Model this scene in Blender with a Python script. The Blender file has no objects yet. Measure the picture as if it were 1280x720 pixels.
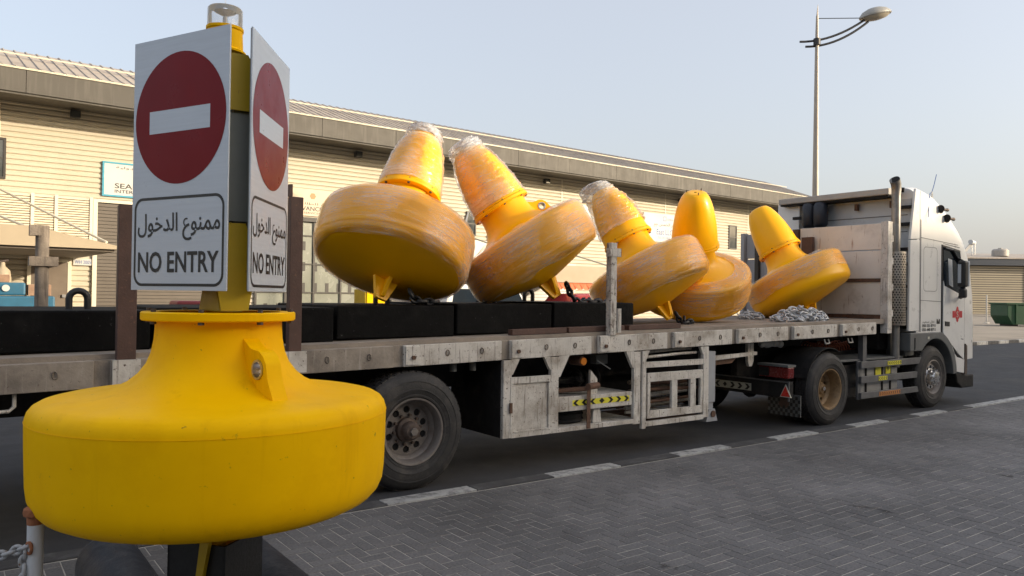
import bpy, bmesh, math, random
from mathutils import Vector, Matrix, noise
rnd = random.Random(7)
R = math.radians
PI = math.pi
scene = bpy.context.scene
COL = scene.collection

# ---------------------------------------------------------------- camera
CAM_H = 1.75
AZ, PITCH, ROLL = R(53.8), math.atan(9/960.0), R(0.75)
fw0 = Vector((math.cos(AZ), math.sin(AZ), 0)); rt0 = Vector((math.sin(AZ), -math.cos(AZ), 0)); UP = Vector((0, 0, 1))
fwd = fw0*math.cos(PITCH) + UP*math.sin(PITCH)
up1 = UP*math.cos(PITCH) - fw0*math.sin(PITCH)
rgt = rt0*math.cos(ROLL) + up1*math.sin(ROLL)
upv = up1*math.cos(ROLL) - rt0*math.sin(ROLL)
cam = bpy.data.cameras.new('camera')
camo = bpy.data.objects.new('camera', cam); COL.objects.link(camo)
m = Matrix((rgt, upv, -fwd)).transposed().to_4x4(); m.translation = (0, 0, CAM_H)
camo.matrix_world = m
cam.sensor_width = 36; cam.lens = 27.0; cam.clip_start = .05; cam.clip_end = 5000
scene.camera = camo

# ---------------------------------------------------------------- sky, sun, exposure
SUN_AZ, SUN_EL = 140.0, 15.0          # degrees from +Y towards +X; elevation
world = bpy.data.worlds.new('World'); scene.world = world; world.use_nodes = True
wn = world.node_tree
sky = wn.nodes.new('ShaderNodeTexSky'); sky.sky_type = 'NISHITA'; sky.sun_disc = False
sky.sun_elevation = R(SUN_EL); sky.sun_rotation = R(SUN_AZ)
sky.air_density = 1.0; sky.dust_density = 6.0; sky.ozone_density = 2.0; sky.altitude = 0
bg = wn.nodes['Background']; bg.inputs['Strength'].default_value = 0.15
hz = wn.nodes.new('ShaderNodeMix'); hz.data_type = 'RGBA'; hz.inputs[0].default_value = .52   # even veil of desert dust
hz.inputs[7].default_value = (2.30, 2.22, 2.18, 1)
wn.links.new(sky.outputs[0], hz.inputs[6]); wn.links.new(hz.outputs[2], bg.inputs['Color'])
sun = bpy.data.lights.new('sun', 'SUN'); sun.energy = 2.1; sun.angle = R(1.2); sun.color = (1.0, .84, .62)
suno = bpy.data.objects.new('sun', sun); COL.objects.link(suno)
sd = Vector((math.sin(R(SUN_AZ))*math.cos(R(SUN_EL)), math.cos(R(SUN_AZ))*math.cos(R(SUN_EL)), math.sin(R(SUN_EL))))
suno.rotation_euler = sd.to_track_quat('Z', 'Y').to_euler(); suno.location = sd*80
scene.view_settings.view_transform = 'Standard'; scene.view_settings.look = 'None'
scene.view_settings.exposure = 1.33; scene.view_settings.gamma = 1
scene.view_settings.use_curve_mapping = False
scene.render.resolution_x = 1024; scene.render.resolution_y = 576

# ---------------------------------------------------------------- helpers
ORG = {}
def thing(name, label, cat, loc=(0, 0, 0), group=None, local=False, mat4=None):
    o = bpy.data.objects.new(name, None); COL.objects.link(o)
    o.empty_display_size = .2
    if mat4 is not None: o.matrix_world = mat4
    else: o.location = loc
    o['label'] = label; o['category'] = cat
    if group: o['group'] = group
    ORG[o.name] = Vector((0, 0, 0)) if (local or mat4 is not None) else Vector(loc)
    return o
def tag(o, label, cat, group=None):
    o['label'] = label; o['category'] = cat
    if group: o['group'] = group
    return o
def sub_empty(name, parent, mat4=None):
    o = bpy.data.objects.new(name, None); COL.objects.link(o); o.parent = parent; o.empty_display_size = .1
    if mat4 is not None:
        o.matrix_local = mat4; ORG[o.name] = Vector((0, 0, 0))
    else: ORG[o.name] = ORG[parent.name].copy()
    return o
class MB:
    def __init__(s): s.v = []; s.f = []; s.n = 0
    def add(s, vs, fs, M=None):
        b = len(s.v)
        s.v += [tuple(M @ Vector(p)) if M is not None else tuple(p) for p in vs]
        s.f += [tuple(i+b for i in f) for f in fs]; return s
    def box(s, x0, x1, y0, y1, z0, z1, M=None):
        return s.add([(x0,y0,z0),(x1,y0,z0),(x1,y1,z0),(x0,y1,z0),(x0,y0,z1),(x1,y0,z1),(x1,y1,z1),(x0,y1,z1)],
                     [(0,3,2,1),(4,5,6,7),(0,1,5,4),(1,2,6,5),(2,3,7,6),(3,0,4,7)], M)
    def hexa(s, p): return s.add(p, [(0,3,2,1),(4,5,6,7),(0,1,5,4),(1,2,6,5),(2,3,7,6),(3,0,4,7)])
    def prism(s, poly, a, b, axis='y', M=None):
        def pt(p, t):
            return (p[0], t, p[1]) if axis == 'y' else (t, p[0], p[1]) if axis == 'x' else (p[0], p[1], t)
        n = len(poly)
        return s.add([pt(p, a) for p in poly]+[pt(p, b) for p in poly],
                     [tuple(range(n)), tuple(range(2*n-1, n-1, -1))]+[(i, i+n, (i+1) % n+n, (i+1) % n) for i in range(n)], M)
    def beam(s, p0, p1, w, h):
        p0, p1 = Vector(p0), Vector(p1); d = (p1-p0); L = d.length; d.normalize()
        t = UP if abs(d.z) < .95 else Vector((1, 0, 0))
        a = d.cross(t).normalized(); b = a.cross(d).normalized()
        M = Matrix((d, a, b)).transposed().to_4x4(); M.translation = p0
        return s.box(0, L, -w/2, w/2, -h/2, h/2, M)
    def cyl(s, p0, p1, r0, r1=None, n=16, caps=True, M=None):
        r1 = r0 if r1 is None else r1
        p0, p1 = Vector(p0), Vector(p1); d = (p1-p0).normalized()
        t = UP if abs(d.z) < .9 else Vector((1, 0, 0))
        a = d.cross(t).normalized(); b = d.cross(a)
        vs = [p0+(a*math.cos(2*PI*i/n)+b*math.sin(2*PI*i/n))*r0 for i in range(n)]+[p1+(a*math.cos(2*PI*i/n)+b*math.sin(2*PI*i/n))*r1 for i in range(n)]
        fs = [(i, (i+1) % n, (i+1) % n+n, i+n) for i in range(n)]
        if caps: fs += [tuple(range(n-1, -1, -1)), tuple(range(n, 2*n))]
        return s.add(vs, fs, M)
    def lathe(s, prof, n=32, M=None, caps=False, a0=0, a1=2*PI):
        full = abs(a1-a0-2*PI) < 1e-6; k = n if full else n+1
        vs = []; fs = []
        for r_, z in prof:
            for i in range(k):
                t = a0+(a1-a0)*i/n; vs.append((r_*math.cos(t), r_*math.sin(t), z))
        for j in range(len(prof)-1):
            for i in range(n):
                i2 = (i+1) % k; fs.append((j*k+i, j*k+i2, (j+1)*k+i2, (j+1)*k+i))
        if caps: fs += [tuple(range(k-1, -1, -1)), tuple((len(prof)-1)*k+i for i in range(k))]
        return s.add(vs, fs, M)
    def tube(s, pts, r, n=8, closed=False, M=None):
        pts = [Vector(p) for p in pts]; N = len(pts); vs = []; fs = []; pa = None
        rr = r if isinstance(r, (list, tuple)) else [r]*N
        for i, p in enumerate(pts):
            d = (pts[(i+1) % N]-pts[i-1]) if closed else (pts[min(i+1, N-1)]-pts[max(i-1, 0)])
            d.normalize()
            if pa is None:
                t = UP if abs(d.z) < .9 else Vector((1, 0, 0)); a = d.cross(t).normalized()
            else: a = (pa-d*pa.dot(d)).normalized()
            pa = a; b = d.cross(a)
            vs += [p+(a*math.cos(2*PI*k/n)+b*math.sin(2*PI*k/n))*rr[i] for k in range(n)]
        for i in range(N if closed else N-1):
            j = (i+1) % N
            fs += [(i*n+k, i*n+(k+1) % n, j*n+(k+1) % n, j*n+k) for k in range(n)]
        if not closed: fs += [tuple(range(n-1, -1, -1)), tuple((N-1)*n+k for k in range(n))]
        return s.add(vs, fs, M)
    def torus(s, c, axis, RR, r, n=20, k=8, sx=1, sy=1, M=None):
        d = Vector(axis).normalized(); t = UP if abs(d.z) < .9 else Vector((1, 0, 0))
        a = d.cross(t).normalized(); b = d.cross(a); c = Vector(c)
        return s.tube([c+a*math.cos(2*PI*i/n)*RR*sx+b*math.sin(2*PI*i/n)*RR*sy for i in range(n)], r, k, True, M)
    def build(s, name, material, parent=None, smooth=None, bevel=0, fix=True, kind=None):
        o3 = ORG.get(parent.name, Vector((0, 0, 0))) if parent else Vector((0, 0, 0))
        me = bpy.data.meshes.new(name)
        me.from_pydata([(v[0]-o3.x, v[1]-o3.y, v[2]-o3.z) for v in s.v], [], s.f)
        if fix:
            bm = bmesh.new(); bm.from_mesh(me); bmesh.ops.recalc_face_normals(bm, faces=bm.faces); bm.to_mesh(me); bm.free()
        if smooth:
            me.polygons.foreach_set('use_smooth', [True]*len(me.polygons)); me.set_sharp_from_angle(angle=R(smooth))
        me.materials.append(material)
        o = bpy.data.objects.new(name, me); COL.objects.link(o)
        if parent: o.parent = parent
        ORG[o.name] = o3
        if kind: o['kind'] = kind
        if bevel:
            bv = o.modifiers.new('bevel', 'BEVEL'); bv.width = bevel; bv.segments = 2; bv.limit_method = 'ANGLE'; bv.angle_limit = R(40)
            if not smooth: pass
        return o
def struct(name, mb, material, **k):
    o = mb.build(name, material, **k); o['kind'] = 'structure'; return o
def copy_tree(o, parent=None):
    c = o.copy(); COL.objects.link(c); c.parent = parent; ORG[c.name] = ORG.get(o.name, Vector((0, 0, 0)))
    for ch in list(o.children): copy_tree(ch, c)
    return c

# ---------------------------------------------------------------- materials
def _n(nt, t, **k):
    n = nt.nodes.new(t)
    for a, b in k.items(): setattr(n, a, b)
    return n
def mat(name, col, rough=.6, metal=0, var=.12, vscale=2.5, bump=0, bscale=60, dirt=None, streak=None, rust=None, coat=0, spec=.5, obj=False, stretch=None, trans=0):
    """base colour with soft variation, broad dirt, vertical streaks and rust flecks, all in world or object space"""
    M = bpy.data.materials.new(name); M.use_nodes = True; nt = M.node_tree; P = nt.nodes['Principled BSDF']; L = nt.links.new
    if obj: pos = _n(nt, 'ShaderNodeTexCoord').outputs['Object']
    else: pos = _n(nt, 'ShaderNodeNewGeometry').outputs['Position']
    def nz(scale, detail=6, st=None, ro=.6):
        n = _n(nt, 'ShaderNodeTexNoise'); n.inputs['Scale'].default_value = scale; n.inputs['Detail'].default_value = detail; n.inputs['Roughness'].default_value = ro
        if st:
            mp = _n(nt, 'ShaderNodeMapping'); mp.inputs['Scale'].default_value = st; L(pos, mp.inputs[0]); L(mp.outputs[0], n.inputs['Vector'])
        else: L(pos, n.inputs['Vector'])
        return n.outputs['Fac']
    def ramp(src, a, b):
        mr = _n(nt, 'ShaderNodeMapRange'); mr.inputs['From Min'].default_value = a; mr.inputs['From Max'].default_value = b; L(src, mr.inputs['Value']); return mr.outputs[0]
    def mix(fac, a, b):
        x = _n(nt, 'ShaderNodeMix', data_type='RGBA')
        if isinstance(fac, float): x.inputs[0].default_value = fac
        else: L(fac, x.inputs[0])
        for s, v in ((6, a), (7, b)):
            if isinstance(v, tuple): x.inputs[s].default_value = (*v, 1)
            else: L(v, x.inputs[s])
        return x.outputs[2]
    lo = tuple(c*(1-var) for c in col); hi = tuple(min(1, c*(1+var)) for c in col)
    c = mix(ramp(nz(vscale, 8, stretch), .3, .7), lo, hi)
    if dirt:   # (colour, low, high, scale)
        c = mix(ramp(nz(dirt[3], 9, None, .68), dirt[1], dirt[2]), c, dirt[0])
    if streak: # (colour, low, high, scale)
        c = mix(ramp(nz(streak[3], 5, (1, 1, .08)), streak[1], streak[2]), c, streak[0])
    if rust:
        c = mix(ramp(nz(rust[3], 4, None, .75), rust[1], rust[2]), c, rust[0])
    L(c, P.inputs['Base Color'])
    P.inputs['Metallic'].default_value = metal; P.inputs['Specular IOR Level'].default_value = spec
    rv = ramp(nz(vscale*3, 5), .25, .75); mm = _n(nt, 'ShaderNodeMapRange'); L(rv, mm.inputs['Value'])
    mm.inputs['To Min'].default_value = max(.02, rough-.08); mm.inputs['To Max'].default_value = min(1, rough+.08); L(mm.outputs[0], P.inputs['Roughness'])
    P.inputs['Coat Weight'].default_value = coat; P.inputs['Coat Roughness'].default_value = .12
    P.inputs['Transmission Weight'].default_value = trans
    if bump:
        b = _n(nt, 'ShaderNodeBump'); b.inputs['Strength'].default_value = bump; b.inputs['Distance'].default_value = .01
        L(nz(bscale, 4), b.inputs['Height']); L(b.outputs[0], P.inputs['Normal'])
    return M
def wrap_mat(name, base=.15, broad=.3, lines=.5, tint=(.86, .84, .80), st=(5, 5, 34), tilt=.1):
    """clinging film: see-through, milky in patches, with bright wrinkle lines"""
    M = bpy.data.materials.new(name); M.use_nodes = True; nt = M.node_tree; P = nt.nodes['Principled BSDF']; L = nt.links.new
    pos = _n(nt, 'ShaderNodeTexCoord').outputs['Object']
    def ridge(scale, rot, w, dist):
        mp = _n(nt, 'ShaderNodeMapping'); mp.inputs['Scale'].default_value = scale; mp.inputs['Rotation'].default_value = rot; L(pos, mp.inputs[0])
        n = _n(nt, 'ShaderNodeTexNoise'); n.inputs['Scale'].default_value = 1; n.inputs['Detail'].default_value = 4; n.inputs['Distortion'].default_value = dist; L(mp.outputs[0], n.inputs[0])
        a = _n(nt, 'ShaderNodeMath', operation='SUBTRACT'); L(n.outputs[0], a.inputs[0]); a.inputs[1].default_value = .5
        c = _n(nt, 'ShaderNodeMath', operation='ABSOLUTE'); L(a.outputs[0], c.inputs[0])
        r_ = _n(nt, 'ShaderNodeMapRange'); r_.inputs[1].default_value = 0; r_.inputs[2].default_value = w; r_.inputs[3].default_value = 1; r_.inputs[4].default_value = 0; L(c.outputs[0], r_.inputs[0])
        return n.outputs[0], r_.outputs[0]
    h1, l1 = ridge(st, (tilt, .08, 0), .016, .6); h2, l2 = ridge((st[0]*1.6, st[1]*1.6, st[2]*1.5), (-tilt*2.5, .2, .3), .012, 1.2)
    n2 = _n(nt, 'ShaderNodeTexNoise'); n2.inputs['Scale'].default_value = 2.2; n2.inputs['Detail'].default_value = 3; L(pos, n2.inputs[0])
    b1 = _n(nt, 'ShaderNodeMapRange'); b1.inputs[1].default_value = .40; b1.inputs[2].default_value = .66; b1.inputs[3].default_value = base; b1.inputs[4].default_value = base+broad; L(n2.outputs[0], b1.inputs[0])
    s1 = _n(nt, 'ShaderNodeMath', operation='MAXIMUM'); L(l1, s1.inputs[0]); L(l2, s1.inputs[1])
    s2 = _n(nt, 'ShaderNodeMath', operation='MULTIPLY_ADD', use_clamp=True); L(s1.outputs[0], s2.inputs[0]); s2.inputs[1].default_value = lines; L(b1.outputs[0], s2.inputs[2])
    P.inputs['Base Color'].default_value = (*tint, 1); P.inputs['Roughness'].default_value = .5; P.inputs['Specular IOR Level'].default_value = .1
    hh = _n(nt, 'ShaderNodeMath', operation='ADD'); L(h1, hh.inputs[0]); L(h2, hh.inputs[1])
    bp = _n(nt, 'ShaderNodeBump'); bp.inputs['Strength'].default_value = .45; bp.inputs['Distance'].default_value = .02; L(hh.outputs[0], bp.inputs['Height']); L(bp.outputs[0], P.inputs['Normal'])
    tl = _n(nt, 'ShaderNodeBsdfTranslucent'); tl.inputs[0].default_value = (*tint, 1)
    m1 = _n(nt, 'ShaderNodeMixShader'); m1.inputs[0].default_value = .2; L(P.outputs[0], m1.inputs[1]); L(tl.outputs[0], m1.inputs[2])
    tr = _n(nt, 'ShaderNodeBsdfTransparent'); m2 = _n(nt, 'ShaderNodeMixShader')
    L(s2.outputs[0], m2.inputs[0]); L(tr.outputs[0], m2.inputs[1]); L(m1.outputs[0], m2.inputs[2])
    gl = _n(nt, 'ShaderNodeBsdfGlossy'); gl.inputs['Roughness'].default_value = .16; gl.inputs['Color'].default_value = (1, 1, 1, 1); L(bp.outputs[0], gl.inputs['Normal'])
    fr = _n(nt, 'ShaderNodeFresnel'); fr.inputs[0].default_value = 1.4
    fm = _n(nt, 'ShaderNodeMath', operation='MULTIPLY', use_clamp=True); L(fr.outputs[0], fm.inputs[0]); fm.inputs[1].default_value = .7
    m3 = _n(nt, 'ShaderNodeMixShader'); L(fm.outputs[0], m3.inputs[0]); L(m2.outputs[0], m3.inputs[1]); L(gl.outputs[0], m3.inputs[2])
    L(m3.outputs[0], nt.nodes['Material Output'].inputs[0]); return M
def glass_mat(name, col, alpha, rough=.03):
    M = bpy.data.materials.new(name); M.use_nodes = True; nt = M.node_tree; P = nt.nodes['Principled BSDF']; L = nt.links.new
    P.inputs['Base Color'].default_value = (*col, 1); P.inputs['Roughness'].default_value = rough; P.inputs['Specular IOR Level'].default_value = .8
    tr = _n(nt, 'ShaderNodeBsdfTransparent'); mx = _n(nt, 'ShaderNodeMixShader')
    fr = _n(nt, 'ShaderNodeFresnel'); fr.inputs[0].default_value = 1.35
    ad = _n(nt, 'ShaderNodeMath', operation='ADD', use_clamp=True); ad.inputs[1].default_value = alpha; L(fr.outputs[0], ad.inputs[0])
    L(ad.outputs[0], mx.inputs[0]); L(tr.outputs[0], mx.inputs[1]); L(P.outputs[0], mx.inputs[2]); L(mx.outputs[0], nt.nodes['Material Output'].inputs[0]); return M

RUST = (.16, .06, .025); GRIME = (.10, .085, .07)
K = dict(
 yellow=mat('yellow_paint', (.98, .53, .0), .5, 0, .06, 3, .06, 90, spec=.06, obj=True, streak=((.84, .44, .0), .60, .76, 9), dirt=((.87, .45, .0), .52, .80, 2.6), rust=((.50, .29, .02), .665, .70, 22)),
 yellow_b=mat('yellow_gel_paint', (.97, .475, .0), .36, 0, .05, 2, .03, 60, spec=.28, coat=.08, obj=True),
 shaded_yellow_steel=mat('shaded_yellow_steel_paint', (.50, .34, .01), .45, 0, .1, 5, obj=True, rust=((.25, .12, .03), .68, .75, 20)),  # yellow darkened towards olive: shade between the sign panels put into the colour
 wrap=wrap_mat('stretch_film', .015, .29, .22, (.97, .93, .85), (.9, .9, 20)), wrap2=wrap_mat('stretch_film_thin', .01, .20, .22, (.97, .93, .85), (.9, .9, 18)), bag=wrap_mat('bubble_film', .04, .33, .26, (.97, .94, .88), (3, 3, 12), .5),
 bagtip=wrap_mat('bunched_film', .26, .35, .3, (.78, .82, .88), (9, 9, 9), .5),
 steel=mat('steel', (.55, .55, .56), .32, 1, .1, 20),
 stackm=mat('stack_steel', (.26, .25, .235), .4, .6, .15, 6, dirt=((.12, .10, .08), .5, .8, 4)),
 galv=mat('galvanised', (.52, .53, .54), .45, .35, .15, 12, obj=True),
 black_steel=mat('black_steel', (.012, .012, .013), .5, 0, .3, 20, .3, 60),
 signback=mat('sign_back', (.24, .25, .23), .5, .3, .1, 4, obj=True),
 white_sign=mat('reflective_white', (.56, .61, .67), .34, 0, .05, 6, spec=.5, obj=True, stretch=(.6, .6, 14)),
 red_sign=mat('reflective_red', (.20, .002, .006), .32, 0, .08, 3, spec=.12, obj=True),
 ink=mat('black_ink', (.010, .010, .011), .45, 0, .1, 10),
 blue_ink=mat('blue_ink', (.03, .10, .32), .5, 0, .1, 10), teal=mat('teal_print', (.05, .30, .42), .5, 0, .1, 10),
 gold_ink=mat('gold_ink', (.35, .22, .08), .5, 0, .1, 10), dark_red=mat('dark_red_paint', (.22, .012, .014), .5, 0, .15, 10),
 asphalt=mat('asphalt', (.036, .038, .044), .88, 0, .22, 1.1, .7, 160, dirt=((.062, .060, .058), .52, .75, .6)),
 sand=mat('joint_sand', (.40, .375, .335), .95, 0, .2, 6, .4, 120),
 lot=mat('concrete_lot', (.27, .235, .19), .9, 0, .12, .35, .3, 40, dirt=((.16, .14, .12), .5, .8, .5)),
 ground=mat('desert_ground', (.30, .26, .20), .95, 0, .15, .1, .3, 10),
 kerb_white=mat('kerb_white_paint', (.42, .42, .41), .8, 0, .12, 4, .4, 90, dirt=((.13, .13, .13), .46, .66, 9)),
 kerb_black=mat('kerb_worn_black', (.055, .055, .058), .85, 0, .2, 4, .5, 90, dirt=((.13, .13, .13), .5, .75, 6)),
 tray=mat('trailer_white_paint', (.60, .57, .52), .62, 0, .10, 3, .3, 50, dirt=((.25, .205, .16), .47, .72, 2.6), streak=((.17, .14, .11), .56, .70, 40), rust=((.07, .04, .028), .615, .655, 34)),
 stakew=mat('flaked_white_paint', (.58, .55, .50), .7, 0, .12, 5, .5, 50, dirt=((.24, .20, .16), .5, .72, 5), streak=((.14, .11, .09), .54, .64, 40), rust=((.08, .05, .035), .57, .62, 26)),
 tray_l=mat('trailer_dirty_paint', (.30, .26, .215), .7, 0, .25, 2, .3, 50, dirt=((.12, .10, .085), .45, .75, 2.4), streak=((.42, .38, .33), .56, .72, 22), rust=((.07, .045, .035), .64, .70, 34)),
 board=mat('headboard_paint', (.68, .64, .58), .65, 0, .1, 1.5, .2, 40, dirt=((.40, .34, .29), .56, .84, 1.6), streak=((.26, .14, .08), .64, .72, 22), rust=((.13, .06, .03), .66, .70, 13)),
 greyboard=mat('grey_panel_paint', (.33, .34, .36), .6, 0, .1, 2, streak=((.2, .19, .18), .6, .8, 15)),
 deck=mat('deck_boards', (.27, .23, .19), .85, 0, .25, 3, .5, 70, dirt=((.32, .27, .22), .5, .8, 2)),
 rust_steel=mat('rusty_steel', (.11, .058, .036), .8, 0, .3, 7, .4, 60, rust=((.20, .10, .05), .55, .7, 20)),
 brown=mat('brown_stake_paint', (.085, .045, .034), .65, 0, .2, 6, .3, 60, rust=((.16, .08, .045), .60, .7, 25)),
 grey_timber=mat('weathered_post', (.24, .20, .16), .85, 0, .3, 8, .5, 50, streak=((.10, .08, .065), .5, .7, 30)),
 chassis=mat('chassis_black', (.016, .0155, .0155), .7, 0, .3, 5, .2, 40, spec=.25, dirt=((.06, .05, .045), .5, .8, 4)),
 rubber=mat('tyre_rubber', (.026, .025, .025), .72, 0, .2, 8, .3, 80, dirt=((.085, .075, .066), .50, .78, 5)),
 fender_rubber=mat('fender_rubber', (.025, .028, .036), .5, 0, .3, 5, .4, 60, dirt=((.085, .085, .09), .48, .75, 12)),
 rim=mat('wheel_rim_grey', (.20, .18, .165), .55, .35, .2, 9, .1, 50, dirt=((.08, .06, .05), .48, .75, 9)),
 rim_gold=mat('wheel_rim_ochre', (.24, .155, .075), .5, .2, .2, 9, .1, 50, dirt=((.10, .06, .03), .5, .75, 10)),
 chrome=mat('hub_chrome', (.62, .61, .60), .25, 1, .15, 12),
 hub=mat('hub_rust', (.10, .075, .062), .65, .3, .3, 20, .3, 60),
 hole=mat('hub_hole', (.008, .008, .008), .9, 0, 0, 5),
 block=mat('black_block', (.004, .004, .0042), .7, 0, .35, 5, .5, 30, dirt=((.014, .0135, .013), .54, .78, 3), rust=((.06, .06, .058), .665, .72, 26), spec=.12),
 blocktop=mat('block_dust', (.02, .02, .021), .8),
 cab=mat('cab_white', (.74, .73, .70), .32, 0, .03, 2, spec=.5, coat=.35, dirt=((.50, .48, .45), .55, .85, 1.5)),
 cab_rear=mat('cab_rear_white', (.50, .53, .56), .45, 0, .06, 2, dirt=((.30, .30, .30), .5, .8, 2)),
 beige=mat('spoiler_beige', (.40, .37, .33), .55, 0, .1, 3, dirt=((.22, .2, .18), .5, .8, 3)),
 greyplast=mat('grey_plastic', (.105, .11, .11), .55, 0, .15, 4, .15, 90, dirt=((.18, .17, .16), .55, .8, 3)),
 guard=mat('guard_grey', (.125, .125, .128), .5, .2, .15, 5, .1, 60, dirt=((.06, .06, .06), .5, .8, 4)),
 tank=mat('tank_aluminium', (.42, .42, .42), .45, .5, .12, 4, .1, 60, dirt=((.25, .24, .22), .5, .8, 4)),
 glass=mat('dark_glass', (.012, .018, .026), .06, 0, .2, 2, spec=.8),
 pane=mat('window_pane', (.06, .065, .065), .08, 0, .2, 2, spec=.8),
 clear=glass_mat('clear_lens', (.80, .84, .86), .20), amber=mat('amber_lens', (.55, .18, .02), .25, 0, .1, 10),
 red_lens=mat('red_lens', (.14, .008, .008), .25, 0, .2, 12, spec=.6), red_refl=mat('red_reflector', (.55, .03, .02), .3, 0, .1, 9),
 hi_yellow=mat('reflective_yellow', (.72, .66, .05), .4, 0, .08, 8), hi_white=mat('reflective_cream', (.45, .45, .38), .45, 0, .1, 8), hi_orange=mat('reflective_orange', (.55, .22, .06), .45, 0, .1, 8),
 emblem=mat('emblem_red', (.50, .03, .035), .4, 0, .06, 8),
 bag_black=mat('black_bag', (.014, .017, .026), .45, 0, .2, 5, .4, 25),
 hose=mat('rusty_hose', (.28, .07, .025), .6, 0, .3, 20), cyl_white=mat('white_plastic', (.62, .62, .60), .5, 0, .05, 4),
 clad=mat('cream_cladding', (.52, .47, .365), .5, 0, .035, .6, .05, 30, spec=.4, dirt=((.50, .42, .30), .55, .85, .8)),
 clad_lt=mat('cream_louvre', (.66, .58, .44), .5, 0, .03, .8), trim=mat('cream_trim', (.70, .64, .50), .5, 0, .04, 2),
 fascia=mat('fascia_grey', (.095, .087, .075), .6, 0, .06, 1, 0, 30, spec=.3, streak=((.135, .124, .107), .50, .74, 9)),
 roofm=mat('roof_sheet', (.40, .35, .295), .65, 0, .06, .6, 0, 30, streak=((.26, .21, .18), .5, .75, 3)),
 shutter=mat('shaded_brown_shutter', (.12, .10, .08), .6, 0, .08, 1.5), door_br=mat('grey_brown_door', (.16, .125, .095), .6, 0, .12, 3),  # shutter: shade of a recessed doorway put into the brown
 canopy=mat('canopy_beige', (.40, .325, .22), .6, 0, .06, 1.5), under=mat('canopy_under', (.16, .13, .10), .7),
 signw=mat('signboard_white', (.56, .55, .52), .5, 0, .04, 2), signb=mat('signboard_beige', (.62, .50, .36), .5, 0, .05, 2),
 frame_dk=mat('dark_frame', (.035, .03, .026), .5, 0, .1, 5), lampm=mat('lamp_housing', (.03, .03, .032), .5, 0, .1, 5),
 curtain=mat('curtain_wall', (.23, .24, .20), .25, 0, .1, .8, spec=.7),
 blue=mat('machine_blue', (.025, .12, .20), .45, 0, .12, 5, rust=((.1, .06, .04), .66, .72, 18)), bagtan=mat('sack_tan', (.32, .20, .13), .85, 0, .2, 8, .4, 30),
 orange=mat('awning_orange', (.62, .17, .07), .7, 0, .1, 4), redcar=mat('car_red', (.32, .025, .03), .3, 0, .05, 3, coat=.5), whitecar=mat('car_white', (.68, .67, .65), .3, 0, .03, 3, coat=.5),
 dumpster=mat('dumpster_green', (.010, .060, .022), .5, 0, .15, 2, dirt=((.03, .05, .03), .5, .8, 3)),
 far_shut=mat('far_cladding', (.40, .35, .26), .6, 0, .05, .5), navy=mat('navy_fascia', (.030, .040, .060), .5, 0, .05, .5),
 pole=mat('lamp_pole', (.40, .35, .29), .5, .3, .08, 2), lamphead=mat('lamp_head', (.36, .35, .32), .5, .1, .08, 3), lens=mat('lamp_lens', (.50, .45, .36), .3, 0, .05, 3),
 post_white=mat('post_white_paint', (.60, .62, .64), .5, 0, .05, 6, .2, 60, rust=((.20, .10, .05), .64, .72, 15)), post_rust=mat('post_cap_rust', (.30, .115, .05), .8, 0, .3, 14, .5, 60),
 chainw=mat('white_chain', (.42, .43, .44), .6, 0, .2, 30, rust=((.16, .09, .06), .58, .7, 40)),
)
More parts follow.
